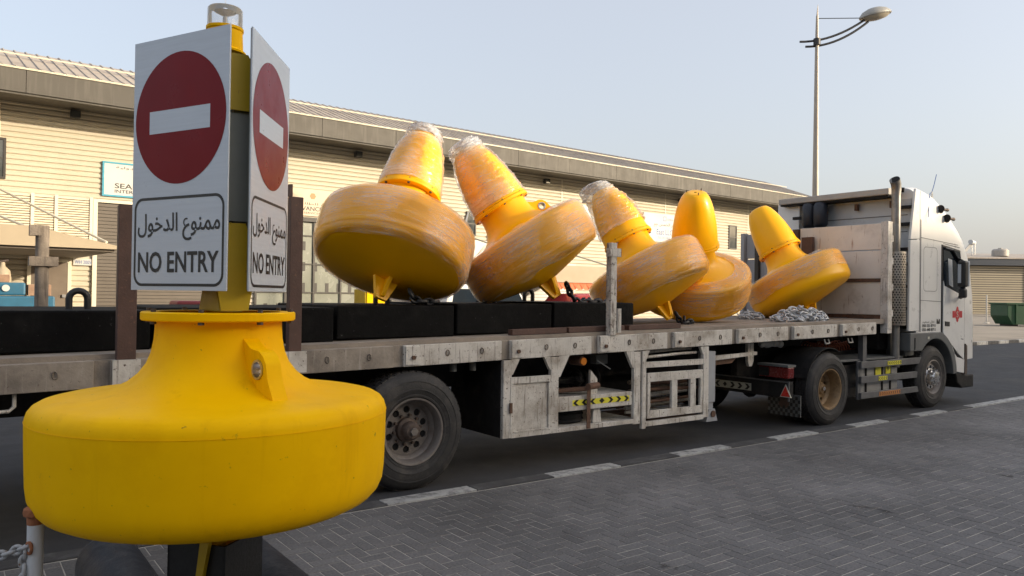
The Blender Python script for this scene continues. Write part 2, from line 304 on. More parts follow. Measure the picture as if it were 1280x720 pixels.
# procedural block paving for the area beyond the modelled pavers
def paver_mat():
    M = bpy.data.materials.new('block_paving'); M.use_nodes = True; nt = M.node_tree; P = nt.nodes['Principled BSDF']; L = nt.links.new
    at = _n(nt, 'ShaderNodeAttribute', attribute_name='tone')
    g = _n(nt, 'ShaderNodeNewGeometry')
    n1 = _n(nt, 'ShaderNodeTexNoise'); n1.inputs['Scale'].default_value = .7; n1.inputs['Detail'].default_value = 7; L(g.outputs['Position'], n1.inputs[0])
    n2 = _n(nt, 'ShaderNodeTexNoise'); n2.inputs['Scale'].default_value = 60; n2.inputs['Detail'].default_value = 5; L(g.outputs['Position'], n2.inputs[0])
    n3 = _n(nt, 'ShaderNodeTexNoise'); n3.inputs['Scale'].default_value = 3.2; n3.inputs['Detail'].default_value = 8; n3.inputs['Roughness'].default_value = .7; L(g.outputs['Position'], n3.inputs[0])
    cr = _n(nt, 'ShaderNodeValToRGB'); cr.color_ramp.elements[0].color = (.112, .110, .111, 1); cr.color_ramp.elements[1].color = (.152, .147, .146, 1); L(at.outputs['Fac'], cr.inputs[0])
    x = _n(nt, 'ShaderNodeMix', data_type='RGBA', blend_type='MULTIPLY'); x.inputs[0].default_value = 1; L(cr.outputs[0], x.inputs[6])
    mr = _n(nt, 'ShaderNodeMapRange'); mr.inputs[1].default_value = .3; mr.inputs[2].default_value = .7; mr.inputs[3].default_value = .72; mr.inputs[4].default_value = 1.3; L(n1.outputs[0], mr.inputs[0])
    mr2 = _n(nt, 'ShaderNodeMapRange'); mr2.inputs[1].default_value = .3; mr2.inputs[2].default_value = .7; mr2.inputs[3].default_value = .75; mr2.inputs[4].default_value = 1.25; L(n2.outputs[0], mr2.inputs[0])
    mm = _n(nt, 'ShaderNodeMath', operation='MULTIPLY'); L(mr.outputs[0], mm.inputs[0]); L(mr2.outputs[0], mm.inputs[1])
    cc = _n(nt, 'ShaderNodeCombineColor'); [L(mm.outputs[0], cc.inputs[i]) for i in range(3)]; L(cc.outputs[0], x.inputs[7])
    y = _n(nt, 'ShaderNodeMix', data_type='RGBA'); st = _n(nt, 'ShaderNodeMapRange'); st.inputs[1].default_value = .64; st.inputs[2].default_value = .74; L(n3.outputs[0], st.inputs[0]); L(st.outputs[0], y.inputs[0])
    L(x.outputs[2], y.inputs[6]); y.inputs[7].default_value = (.17, .16, .15, 1)
    n4 = _n(nt, 'ShaderNodeTexNoise'); n4.inputs['Scale'].default_value = 1.9; n4.inputs['Detail'].default_value = 5; n4.inputs['Roughness'].default_value = .62; n4.inputs['Distortion'].default_value = .6; L(g.outputs['Position'], n4.inputs[0])
    s4 = _n(nt, 'ShaderNodeMapRange'); s4.inputs[1].default_value = .68; s4.inputs[2].default_value = .72; s4.inputs[4].default_value = .8; L(n4.outputs[0], s4.inputs[0])
    y2 = _n(nt, 'ShaderNodeMix', data_type='RGBA'); L(s4.outputs[0], y2.inputs[0]); L(y.outputs[2], y2.inputs[6]); y2.inputs[7].default_value = (.028, .026, .025, 1); y = y2   # oil spots
    L(y.outputs[2], P.inputs['Base Color']); P.inputs['Roughness'].default_value = .82; P.inputs['Specular IOR Level'].default_value = .35
    b = _n(nt, 'ShaderNodeBump'); b.inputs['Strength'].default_value = .5; b.inputs['Distance'].default_value = .004; L(n2.outputs[0], b.inputs['Height']); L(b.outputs[0], P.inputs['Normal'])
    return M
K['paver'] = paver_mat()
def perforated(name):
    M = mat(name, (.40, .36, .31), .42, .75, .2, 6, dirt=((.22, .16, .11), .5, .8, 5)); nt = M.node_tree; P = nt.nodes['Principled BSDF']
    return M
K['shield'] = perforated('exhaust_shield')

# lettering: every glyph a few tenths of a millimetre apart so that joined letters never share a plane
def text(body, width, height=None, bold=0.0):
    c = bpy.data.curves.new('lettering', 'FONT'); c.body = body; c.size = 1; c.align_x = 'CENTER'; c.offset = bold; c.resolution_u = 3
    for i, bf in enumerate(c.body_format): bf.material_index = i % 2
    o = bpy.data.objects.new('lettering', c); COL.objects.link(o)
    c.materials.append(K['ink']); c.materials.append(K['signw'])
    bpy.context.view_layer.update()
    me = bpy.data.meshes.new_from_object(o.evaluated_get(bpy.context.evaluated_depsgraph_get()))
    vs = [v.co.copy() for v in me.vertices]; fs = [tuple(p.vertices) for p in me.polygons]; mi = [p.material_index for p in me.polygons]
    bpy.data.objects.remove(o); bpy.data.curves.remove(c); bpy.data.meshes.remove(me)
    x0 = min(v.x for v in vs); x1 = max(v.x for v in vs); y0 = min(v.y for v in vs); y1 = max(v.y for v in vs)
    s = width/(x1-x0); sy = (height/(y1-y0)) if height else s
    odd = {i for f, k in zip(fs, mi) if k for i in f}
    # local x right, z up, front towards -y
    return [((v.x-(x0+x1)/2)*s, (-.0004 if i in odd else 0), (v.y-(y0+y1)/2)*sy) for i, v in enumerate(vs)], fs
def put_text(name, body, width, M, material, parent, height=None, bold=0.0):
    vs, fs = text(body, width, height, bold)
    return MB().add(vs, fs, M).build(name, material, parent, fix=False)
def arab(*codes): return ''.join(chr(c) for c in codes[::-1])
NO_ENTRY_AR = arab(0xFEE3, 0xFEE4, 0xFEE8, 0xFEEE, 0xFEC9, 0x20, 0xFE8D, 0xFEDF, 0xFEAA, 0xFEA7, 0xFEEE, 0xFEDD)
def disc(r_, n=48, cx=0, cz=0, y=0):
    return [(cx+r_*math.cos(2*PI*i/n), y, cz+r_*math.sin(2*PI*i/n)) for i in range(n)], [tuple(range(n))]
def rrect(w, h, r_, n=6):
    pts = []
    for cx, cz, a in ((w/2-r_, h/2-r_, 0), (-w/2+r_, h/2-r_, 90), (-w/2+r_, -h/2+r_, 180), (w/2-r_, -h/2+r_, 270)):
        pts += [(cx+r_*math.cos(R(a+90*i/n)), cz+r_*math.sin(R(a+90*i/n))) for i in range(n+1)]
    return pts
def ring_faces(outer, inner, y=0):
    n = len(outer); return [(p[0], y, p[1]) for p in outer]+[(p[0], y, p[1]) for p in inner], [(i, (i+1) % n, n+(i+1) % n, n+i) for i in range(n)]
# ================================================================ the setting
struct('ground', MB().add([(-900,-900,-.06),(1500,-900,-.06),(1500,1500,-.06),(-900,1500,-.06)], [(0,1,2,3)]), K['ground'], fix=False)
struct('asphalt_road', MB().add([(-90,5.90,0),(220,5.90,0),(220,13.72,0),(-90,13.72,0)], [(0,1,2,3)]), K['asphalt'], fix=False)
struct('concrete_lot', MB().add([(-90,13.88,.06),(220,13.88,.06),(220,160,.06),(-90,160,.06)], [(0,1,2,3)]), K['lot'], fix=False)
def far_paving():
    M = mat('paving_sheet', (.09, .087, .086), .85, 0, .2, .8); nt = M.node_tree; P = nt.nodes['Principled BSDF']; L = nt.links.new
    g = _n(nt, 'ShaderNodeNewGeometry'); b = _n(nt, 'ShaderNodeTexBrick'); L(g.outputs['Position'], b.inputs['Vector'])
    b.inputs['Color1'].default_value = (.07, .068, .068, 1); b.inputs['Color2'].default_value = (.10, .096, .094, 1); b.inputs['Mortar'].default_value = (.22, .2, .18, 1)
    b.inputs['Scale'].default_value = 1; b.inputs['Mortar Size'].default_value = .004; b.inputs['Brick Width'].default_value = .2; b.inputs['Row Height'].default_value = .1
    L(b.outputs['Color'], P.inputs['Base Color']); return M
pav = struct('pavement', MB().add([(-90,-14,-.016),(220,-14,-.016),(220,5.73,-.016),(-90,5.73,-.016)], [(0,1,2,3)]), far_paving(), fix=False)
PX0, PX1, PY0, PY1 = -3.0, 21.0, .4, 5.70
MB().add([(PX0,PY0,-.0032),(PX1,PY0,-.0032),(PX1,5.72,-.0032),(PX0,5.72,-.0032)], [(0,1,2,3)]).build('sand_bed', K['sand'], pav, fix=False)
# herringbone block paving: the blocks that show largest are parts, the others one joined part
U = .1
def paver_geo(x0, x1, y0, y1):
    g = .0036; c = .003; z = rnd.uniform(-.0012, .0012); tx, ty = rnd.uniform(-.004, .004), rnd.uniform(-.004, .004)
    x0 += g; x1 -= g; y0 += g; y1 -= g
    def Z(x, y): return z+(x-(x0+x1)/2)*tx+(y-(y0+y1)/2)*ty
    o = [(x0,y0),(x1,y0),(x1,y1),(x0,y1)]; i = [(x0+c,y0+c),(x1-c,y0+c),(x1-c,y1-c),(x0+c,y1-c)]
    vs = [(x,y,-.014) for x,y in o]+[(x,y,Z(x,y)-.0025) for x,y in o]+[(x,y,Z(x,y)) for x,y in i]
    fs = [(8,9,10,11)]+[(k,(k+1) % 4,4+(k+1) % 4,4+k) for k in range(4)]+[(4+k,4+(k+1) % 4,8+(k+1) % 4,8+k) for k in range(4)]
    return vs, fs
cells = []
IX0, IX1, IY0, IY1 = -30, 210, 4, 57
for ix in range(IX0, IX1):
    for iy in range(IY0, IY1):
        k = (ix-iy) % 4
        if k == 0: cells.append((ix*U, min((ix+2)*U, PX1), iy*U, (iy+1)*U))
        elif k == 2: cells.append((ix*U, (ix+1)*U, max((iy-1)*U, PY0), (iy+1)*U))
        elif (k == 3 and iy == IY1-1) or (k == 1 and ix == IX0): cells.append((ix*U, (ix+1)*U, iy*U, (iy+1)*U))
def screen(p):
    v = Vector(p)-Vector((0, 0, CAM_H)); d = v.dot(fwd); return (640+960*v.dot(rgt)/d, 360-960*v.dot(upv)/d, d) if d > .3 else (9999, 9999, 99)
def rank(c):
    x, y, d = screen(((c[0]+c[1])/2, (c[2]+c[3])/2, 0))
    if not (0 < x < 1280 and y < 722): return 1e9
    if x < 475 and y < 676-max(0, (x-300))*.30: return 1e9
    if 215 < x < 338: return 1e9
    return d
order = sorted(range(len(cells)), key=lambda i: rank(cells[i])); near = set(order[:300])
def tone_attr(me, vals):
    a = me.attributes.new('tone', 'FLOAT', 'FACE'); a.data.foreach_set('value', vals)
rest = MB(); tones = []
for i, c in enumerate(cells):
    vs, fs = paver_geo(*c); t = rnd.betavariate(2, 2)
    if i in near:
        cx, cy = (c[0]+c[1])/2, (c[2]+c[3])/2
        me = bpy.data.meshes.new('paver'); me.from_pydata([(v[0]-cx, v[1]-cy, v[2]) for v in vs], [], fs); me.materials.append(K['paver']); tone_attr(me, [t]*len(fs))
        o = bpy.data.objects.new('paver', me); COL.objects.link(o); o.parent = pav; o.location = (cx, cy, 0)
    else:
        rest.add(vs, fs); tones += [t]*len(fs)
ro = rest.build('paver_field', K['paver'], pav, fix=False, kind='stuff'); tone_attr(ro.data, tones)
# flush painted kerb along the pavement and the raised one across the road
kb = struct('kerb', MB().add([(-90,5.73,-.02),(220,5.73,-.02),(220,5.91,-.02),(-90,5.91,-.02)], [(0,1,2,3)]), K['sand'], fix=False)
P0 = 2.95; PER = .8935
for k in range(-8, 24):
    x0 = P0+k*PER; white = (k % 2 == 0) or k in (12, 13, 15)
    if k == 11: white = False
    MB().box(x0+.004, x0+PER-.004, 5.735, 5.905, -.03, .007+rnd.uniform(-.002, .002)).build('kerb_stone', K['kerb_white'] if white else K['kerb_black'], kb, bevel=.006)
kf = struct('far_kerb', MB().box(-90, 20, 13.722, 13.878, -.02, .13).box(64, 220, 13.722, 13.878, -.02, .13), K['kerb_black'])
for k in range(44):
    MB().box(20.004+k, 20.996+k, 13.722, 13.878, -.02, .13).build('kerb_stone', K['kerb_white'] if k % 2 else K['kerb_black'], kf, bevel=.012)

# ================================================================ long warehouse across the road
BA = R(2.1)
BM = Matrix.Translation((.88, 22, 0)) @ Matrix.Rotation(BA, 4, 'Z')
wh = thing('warehouse', 'long cream clad warehouse with deep grey eaves behind the loaded trailer', 'warehouse', mat4=BM)
XL, XR = -26.0, 33.2
def siding(x0, x1, z0, z1, p=.132, d=.036, y=0.0):
    mb = MB(); n = int(round((z1-z0)/p)); vs = []; fs = []
    for k in range(n):
        a = z0+k*p; b = len(vs)
        vs += [(x0,y-d,a),(x1,y-d,a),(x1,y-d,a+p*.50),(x0,y-d,a+p*.50),(x1,y-.004,a+p*.80),(x0,y-.004,a+p*.80),(x1,y-d,a+p),(x0,y-d,a+p)]
        fs += [(b,b+1,b+2,b+3),(b+3,b+2,b+4,b+5),(b+5,b+4,b+6,b+7)]
    return mb.add(vs, fs)
siding(XL, XR, 0, 6.6).build('wall', K['clad'], wh, fix=False)
MB().prism([(0,0),(16,0),(16,6.5),(8,8.6),(1.5,7.8),(0,6.9)], XR, XR+.12, 'x').build('gable_wall', K['clad'], wh)
MB().prism([(0,0),(16,0),(16,6.5),(8,8.6),(1.5,7.8),(0,6.9)], XL-.12, XL, 'x').build('gable_wall', K['clad'], wh)
MB().box(XL, XR, 15.9, 16, 0, 6.5).build('rear_wall', K['clad'], wh)
rm = MB()
def roof_slope(ya, za, yb, zb):
    x = XL-.3; prof = []
    while x < XR+.5:
        prof += [(x, 0), (x+.19, 0), (x+.205, .026), (x+.235, .026)]; x += .25
    n = len(prof); vs = [(p, ya, za+h) for p, h in prof]+[(p, yb, zb+h) for p, h in prof]
    return vs, [(i, i+1, n+i+1, n+i) for i in range(n-1)]
rm.add(*roof_slope(-1.38, 6.77, 1.55, 7.88)); rm.add(*roof_slope(1.55, 7.88, 8, 8.75)); rm.add(*roof_slope(8, 8.75, 17.2, 6.77))
roof = rm.build('roof', K['roofm'], wh, fix=False)
MB().prism([(7.7,8.75),(8,8.85),(8.3,8.75)], XL-.3, XR+.4, 'x').build('ridge_cap', K['roofm'], roof)
MB().prism([(.10,7.425),(.16,7.45),(.15,7.475),(.09,7.45)], XL, XR+.3, 'x').build('roof_flashing', K['trim'], roof)
for xx in range(-24, 33, 6): MB().box(xx-.03, xx+.03, -.042, -.037, .02, 6.2).build('cladding_joint', K['trim'], wh)
x = XL
while x < XR+.3:      # fascia sheets with a fine joint between them
    w = 2.4; MB().prism([(-1.345,6.22),(-1.30,6.22),(-1.30,6.74),(-1.345,6.74)], x+.006, min(x+w, XR+.4)-.006, 'x').build('fascia_panel', K['fascia'], wh); x += w
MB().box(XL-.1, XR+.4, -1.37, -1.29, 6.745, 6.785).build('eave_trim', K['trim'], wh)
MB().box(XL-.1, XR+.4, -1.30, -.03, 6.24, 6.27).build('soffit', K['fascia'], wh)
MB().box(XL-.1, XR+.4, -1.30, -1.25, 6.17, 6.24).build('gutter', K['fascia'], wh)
def wall_light(x, z):
    l = MB().box(x-.11, x+.11, -.30, -.16, z-.10, z+.08).box(x-.02, x+.02, -.18, -.02, z-.02, z+.02).build('wall_light', K['lampm'], wh)
    MB().box(x-.09, x+.09, -.308, -.303, z-.08, z+.05).build('lens', K['pane'], l)
for i in range(-3, 5): wall_light(1.56+7.75*i, 6.24-.045*max(0, i)-.12)
def window(x0, x1, z0, z1, bars=1, m='pane'):
    w = MB()
    w.box(x0-.05, x1+.05, -.07, -.01, z0-.05, z0).box(x0-.05, x1+.05, -.07, -.01, z1, z1+.05).box(x0-.05, x0, -.07, -.01, z0, z1).box(x1, x1+.05, -.07, -.01, z0, z1)
    o = w.build('window', K['frame_dk'], wh); MB().box(x0, x1, -.045, -.04, z0, z1).build('pane', K[m], o)
    MB().box(x0, x1, -.06, -.046, (z0+z1)/2-.02, (z0+z1)/2+.02).build('window_bar', K['frame_dk'], o)
window(-.75, .10, 4.42, 5.30); window(-6.2, -5.3, 4.42, 5.30); window(28.55, 29.05, 4.1, 5.12); window(13.6, 13.92, 3.85, 4.6); window(31, 31.5, 4.1, 5.12)
# light louvred band with posts, left of the shutter
lv = MB()
for k in range(20): lv.box(-7.0, 2.0, -.12, -.05, 2.86+k*.06, 2.90+k*.06)
lvo = lv.build('louvre_band', K['clad_lt'], wh)
MB().box(-7, 2, -.05, -.028, 2.8, 4.08).build('louvre_backing', K['clad'], lvo)
for xx in (-4.4, -3.55, -2.7, -1.85, -1.0, -.15, .7, 1.2, 1.97): MB().box(xx-.035, xx+.035, -.15, -.121, 2.8, 4.08).build('louvre_post', K['trim'], lvo)
def shutter(x0, x1, z1, m, p=.09):
    mb = MB(); k = 0
    while (k+1)*p < z1: mb.box(x0, x1, -.075, -.04, k*p+.006, (k+1)*p-.006); k += 1
    s = mb.build('roller_shutter', K[m], wh); MB().box(x0, x1, -.05, -.03, 0, z1).build('shutter_backing', K['frame_dk'], s)
    MB().box(x0-.1, x0-.002, -.11, -.03, 0, z1+.08).box(x1+.002, x1+.1, -.11, -.03, 0, z1+.08).box(x0, x1, -.11, -.03, z1, z1+.08).build('shutter_frame', K['trim'], s)
shutter(2.12, 5.6, 3.98, 'shutter'); shutter(15.6, 18.6, 2.9, 'signw', .12); shutter(24.6, 27.9, 3.6, 'shutter'); shutter(-14, -10.5, 3.98, 'shutter')
d = MB().box(.70, 1.48, -.09, -.035, 0, 2.42).build('door', K['door_br'], wh)
MB().box(.62, .70, -.10, -.03, 0, 2.50).box(1.48, 1.56, -.10, -.03, 0, 2.50).box(.70, 1.48, -.10, -.03, 2.42, 2.50).build('door_frame', K['trim'], d)
MB().box(1.36, 1.44, -.14, -.092, 1.55, 1.62).build('handle', K['steel'], d)
# glazed shopfront under the beige sign
sf = MB().box(6.2, 10.6, -.055, -.03, 0, 3.86).build('shopfront', K['curtain'], wh)
for xx in (6.2, 7.08, 7.96, 8.84, 9.72, 10.6): MB().box(xx-.03, xx+.03, -.10, -.056, 0, 3.86).build('mullion', K['frame_dk'], sf)
for zz in (.9, 1.75, 2.6, 3.45): MB().box(6.2, 10.6, -.09, -.057, zz-.02, zz+.02).build('transom', K['frame_dk'], sf)
MB().box(6.1, 10.7, -.16, -.03, 3.87, 4.0).build('shopfront_head', K['frame_dk'], sf)
for r_ in range(4):
    for c in range(11): MB().box(6.45+c*.38, 6.56+c*.38, -.063, -.058, 1.15+r_*.62, 1.42+r_*.62).build('painted_reflection', K['frame_dk'], sf)  # dark rectangles painted on the glass as reflected windows of another building
MB().box(13.8, 14.4, -.14, -.03, 2.62, 3.66).build('meter_panel', K['signw'], wh, bevel=.02)
MB().tube([(13.45,-.08,.2),(13.45,-.08,4.1),(13.6,-.08,4.6)], .035).build('downpipe', K['steel'], wh, smooth=40)
MB().tube([(14.55,-.1,0),(14.55,-.1,3.9)], .05).build('downpipe', K['steel'], wh, smooth=40)
# entrance canopies hung on tie rods
def canopy(x0, x1, y0, z0, th, rods, taper=.9):
    c = MB().prism([(x0,z0),(x1,z0),(x1,z0+.06),(x1-taper,z0+th),(x0,z0+th)], y0, -.13, 'y').build('entrance_canopy', K['canopy'], wh)
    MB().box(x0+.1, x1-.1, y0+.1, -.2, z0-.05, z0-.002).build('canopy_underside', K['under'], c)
    for a, b in rods: MB().cyl(a, b, .028, n=8).build('tie_rod', K['trim'], c)
canopy(-8, 1.85, -4.2, 2.60, .40, [((1.62,-4.0,2.75),(-.45,-.12,4.35)), ((.2,-4.0,2.98),(-2.0,-.12,4.3)), ((-4,-4.0,3.0),(-5,-.12,4.3))], 1.6)
c2 = canopy(13.2, 17.3, -4.6, 2.16, .52, [((16.9,-4.4,2.6),(15.0,-.12,4.0)), ((13.6,-4.4,2.7),(12.6,-.12,4.0))], .25)
aw = MB()
for k in range(14): aw.add([(13.3+k*.28,-4.55,2.16),(13.58+k*.28,-4.55,2.16),(13.58+k*.28,-4.75,1.99),(13.52+k*.28,-4.75,1.94),(13.36+k*.28,-4.75,1.94),(13.3+k*.28,-4.75,1.99)], [(0,1,2,3,4,5)])
tag(aw.build('awning', K['orange'], None), 'orange scalloped awning under the grey canopy behind the second wrapped buoy', 'awning').matrix_world = BM
# signboards on the wall
def board(name, label, x0, x1, z0, z1, m, frame):
    s = thing(name, label, 'sign', mat4=BM @ Matrix.Translation(((x0+x1)/2, -.03, z0)), group=None)
    w = x1-x0; h = z1-z0
    MB().box(-w/2, w/2, -.05, 0, 0, h).build('panel', K[m], s)
    if frame: 
        f = .045; MB().box(-w/2-f, w/2+f, -.06, .0, -f, -.001).box(-w/2-f, w/2+f, -.06, .0, h+.001, h+f).box(-w/2-f, -w/2-.001, -.06, .0, 0, h).box(w/2+.001, w/2+f, -.06, .0, 0, h).build('frame', K[frame], s)
    return s, w, h
def T3(x, z, y=-.053): return Matrix.Translation((x, y, z))
s, w, h = board('wall_sign', 'white framed marine company sign with round blue lighthouse logo above shutter', 2.26, 4.0, 4.2, 5.0, 'signw', 'teal')
put_text('lettering', 'SEABORNE', 1.25, T3(0, .24), K['ink'], s, .13, .01); put_text('lettering', 'INTERNATIONAL', 1.25, T3(0, .10), K['ink'], s, .085, .008)
o_, i_ = [[(r_*math.cos(2*PI*i/32), .50+r_*math.sin(2*PI*i/32)) for i in range(32)] for r_ in (.165, .135)]
MB().add(*ring_faces(o_, i_, -.052)).build('logo_ring', K['teal'], s, fix=False)
MB().add([(-.045,-.0525,.40),(.045,-.0525,.40),(.022,-.0525,.56),(-.022,-.0525,.56)], [(0,1,2,3)]).add(*disc(.026, 12, 0, .585, -.0525)).build('logo_tower', K['blue_ink'], s, fix=False)
MB().add([(-.13,-.0527,.41),(.13,-.0527,.41),(.06,-.0527,.385),(-.06,-.0527,.385)], [(0,1,2,3)]).build('logo_base', K['dark_red'], s, fix=False)
put_text('lettering', arab(0xFEB3,0xFEF4,0xFE92,0xFEEE,0xFEAD,0xFEE5,0x20,0xFE8D,0xFEDF,0xFEAA,0xFEED,0xFEDF,0xFEF4,0xFE94), 1.2, T3(0, .71), K['ink'], s, .085)
s, w, h = board('wall_sign', 'beige trade sign with small emblem over the glazed shopfront', 6.9, 9.9, 4.05, 4.86, 'signb', None)
put_text('lettering', 'ADVANCED WORKS', 1.85, T3(-.20, .22), K['ink'], s, .13, .014); put_text('lettering', 'FOR SERVICES AND TRADING', 1.7, T3(-.20, .09), K['ink'], s, .06)
put_text('lettering', arab(0xFE8D,0xFEDF,0xFEA4,0xFEAA,0xFEF3,0xFE9C,0xFE94,0x20,0xFEDF,0xFEDF,0xFEC4,0xFEDF,0xFEDF,0xFE94), 1.4, T3(-.2, .36), K['ink'], s, .09)
MB().add(*disc(.10, 6, -.50, .60, -.053)).build('emblem', K['gold_ink'], s, fix=False)
s, w, h = board('wall_sign', 'large white trading company sign beyond the third buoy, blue lettering', 22.6, 24.55, 4.12, 5.32, 'signw', None)
put_text('lettering', 'East LLC', 1.05, T3(.35, .42), K['blue_ink'], s, .24, .012)
put_text('lettering', arab(0xFEAD,0x20,0xFE8D,0xFEDF,0xFEA8,0xFEE4,0xFEB2,0x20,0xFEE1,0xFEE1), 1.2, T3(.25, .72), K['ink'], s, .2, .01)
MB().add(*ring_faces([(.25,.9),(.45,.9),(.45,1.1),(.25,1.1)], [(.28,.93),(.42,.93),(.42,1.07),(.28,1.07)], -.053)).build('logo_square', K['blue_ink'], s, fix=False)
put_text('lettering', 'GENERAL', .4, T3(.7, .98), K['blue_ink'], s, .09); put_text('lettering', 'Tel. 04 2855', .8, T3(.3, .18), K['blue_ink'], s, .1)
s, w, h = board('wall_sign', 'white wall sign half hidden behind the second and third wrapped buoys', 18.3, 20.3, 4.0, 5.32, 'signw', None)
put_text('lettering', 'Middle East', 1.5, T3(0, .5), K['blue_ink'], s, .2); put_text('lettering', arab(0xFE8D,0xFEDF,0xFEB8,0xFEAE,0xFED5), .8, T3(.1, .86), K['ink'], s, .2)
s, w, h = board('door_plate', 'small white number plate beside the brown door', 1.60, 2.02, 2.36, 2.52, 'signw', None)
put_text('lettering', 'WH 2005', .36, T3(0, .08), K['blue_ink'], s, .09)

# ---------------------------------------------------------------- warehouse behind the photographer (its shadow lies over the street)
ow = thing('opposite_warehouse', 'long warehouse on the near side of the street that shades the road', 'warehouse', (20, -14, 0))
MB().box(-60, 120, -34, -14, 0, 8.6).build('wall', K['clad'], ow)
MB().prism([(-34.6,9.3),(-34.6,8.61),(-13.4,8.61),(-13.4,9.66),(-24,10.1)], -60.5, 120.5, 'x').build('roof', K['roofm'], ow)
for k in range(16): MB().box(-50+k*10.5, -46+k*10.5, -13.99, -13.94, 0, 4.2).build('roller_shutter', K['shutter'], ow)

# ---------------------------------------------------------------- far warehouse, lamp and dumpster on the right
A = Vector((101.5, 49.6, 0)); Bv = Vector((126.0, 31.7, 0)); dx = (Bv-A).normalized()
FM = Matrix((dx, Vector((-dx.y, dx.x, 0)), UP)).transposed().to_4x4(); FM.translation = A
fwh = thing('far_warehouse', 'distant tan ribbed warehouse with navy fascia beyond the dumpster', 'warehouse', mat4=FM)
mb = MB()
for k in range(21): mb.box(0, 60, -.06, .02, .12+k*.3, .12+k*.3+.2)
mb.build('shutter_slats', K['far_shut'], fwh); MB().box(0, 60, .02, .3, 0, 6.5).build('wall', K['shutter'], fwh)  # wall coloured dark to paint in the shade of the slat gaps
for k in range(6): MB().box(4+k*10, 4.5+k*10, -.12, -.061, 0, 6.4).build('pilaster', K['far_shut'], fwh)
MB().box(-.4, 60, -.9, .3, 6.42, 7.25).build('fascia', K['navy'], fwh)
rf = MB().prism([(-1.0,7.26),(-1.0,7.4),(10,8.6),(21,7.4),(21,7.26)], -.6, 60, 'x').build('roof', K['roofm'], fwh)
hs = thing('solar_heater', 'solar water heater panel with tank on the distant navy edged roof', 'water heater', mat4=FM @ Matrix.Translation((8.0, 2.0, 7.85)))
MB().hexa([(-1.5,-.6,0),(-.3,.7,0),(-.3,.82,0),(-1.5,-.48,0),(.1,-.2,1.55),(1.2,1.0,1.55),(1.2,1.12,1.6),(.1,-.08,1.6)]).build('collector', K['greyboard'], hs)
MB().cyl((.0,-.4,1.75),(1.4,1.2,1.75), .3, n=14).build('tank', K['galv'], hs, smooth=40); MB().cyl((1,1,0),(1,1,1.5), .05, n=6).cyl((.2,-1,0),(.2,-1,1.5), .05, n=6).build('stand', K['steel'], hs)
wt = thing('roof_tank', 'squat beige water tank on the distant roof right of the solar heater', 'tank', mat4=FM @ Matrix.Translation((12.5, 2.5, 7.8)))
MB().lathe([(.02,0),(1.0,0),(1.0,.75),(.8,.95),(.25,1.0),(.25,1.1),(.02,1.1)], 20).build('tank', K['beige'], wt, smooth=40)
plat = struct('far_platform', MB().box(0, 60, -34, -.95, .06, .10, FM), K['lot'])
fk = struct('far_platform_kerb', MB().box(40, 60, -34.25, -34.0, .06, .27, FM), K['kerb_black'])
for k in range(28): MB().box(-6+k*1.5+.006, -6+(k+1)*1.5-.006, -34.25, -34.001, .06, .27, FM).build('kerb_stone', K['kerb_white'] if k % 2 else K['kerb_black'], fk)
pp = MB().cyl((64.6,26.2,.06),(64.6,26.2,2.25), .05, n=10).box(64.45,64.75,26.05,26.35,.06,.12).build('marker_post', K['steel'], None, smooth=40); tag(pp, 'thin grey steel post standing left of the green dumpster', 'post')
dp = thing('dumpster', 'dark green steel dumpster with sloped side on the far lot', 'dumpster', mat4=Matrix.Translation((60.5, 22.2, .06)) @ Matrix.Rotation(R(-36), 4, 'Z'))
MB().prism([(-1.35,.12),(1.9,.12),(2.2,.75),(2.2,1.5),(-1.7,1.5),(-1.7,.72)], -.95, .95, 'y').build('bin_body', K['dumpster'], dp, bevel=.03)
MB().box(-1.78, 2.28, -1.03, 1.03, 1.5, 1.62).build('rim', K['dumpster'], dp)
for xx in (-1.1, 0, 1.1): MB().box(xx-.05, xx+.05, -1.02, -.951, .2, 1.49).build('rib', K['dumpster'], dp)
for xx in (-1.0, 1.4): MB().box(xx-.12, xx+.12, -.8, .8, 0, .119).build('skid', K['frame_dk'], dp)
lp = thing('street_lamp', 'tall tapered street lamp with single curved bracket behind the truck', 'street lamp', (17.12, 10.82, 0))
MB().lathe([(.028,8.72),(.04,8.3),(.05,7.5),(.095,2.0),(.11,.5),(.11,0)], 16, Matrix.Translation((17.12,10.82,0))).build('pole', K['pole'], lp, smooth=60)
MB().cyl((17.12,10.82,8.7),(17.13,10.81,9.0), .024, .004, n=8).build('finial', K['pole'], lp, smooth=60)
for dz, w0 in ((0, -.42), (-.12, -.28)):
    a = Vector((17.12,10.82,0)); dr = Vector((.80,-.60,0)); pts = []
    for i in range(14):
        t = i/13; s_ = w0+(1.25-w0)*t; z = 8.08+dz+.62*t*t*(1 if dz == 0 else 1.02); pts.append(a+dr*s_+Vector((0,0,z)))
    MB().tube(pts, .028, 8).build('bracket_arm', K['lampm'], lp, smooth=50)
MB().tube([(17.12,10.82,8.66),(18.05,10.12,8.68)], .010, 6).build('stay_wire', K['lampm'], lp)
MB().cyl((17.12,10.82,8.0),(17.12,10.82,8.16), .085, n=14).build('bracket_clamp', K['lampm'], lp, smooth=40)
lh = Matrix.Translation((18.26,9.965,8.74)) @ Matrix.Rotation(math.atan2(-.6,.8), 4, 'Z') @ Matrix.Rotation(R(-12), 4, 'Y')
MB().lathe([(.01,.20),(.14,.185),(.26,.13),(.33,.05),(.345,0),(.32,-.02)], 24, lh @ Matrix.Diagonal((1.15,.75,1,1))).build('lamp_head', K['lamphead'], lp, smooth=60)
MB().lathe([(.31,-.015),(.24,-.07),(.12,-.10),(.01,-.11)], 24, lh @ Matrix.Diagonal((1.15,.75,1,1))).build('lamp_lens', K['lens'], lp, smooth=60)
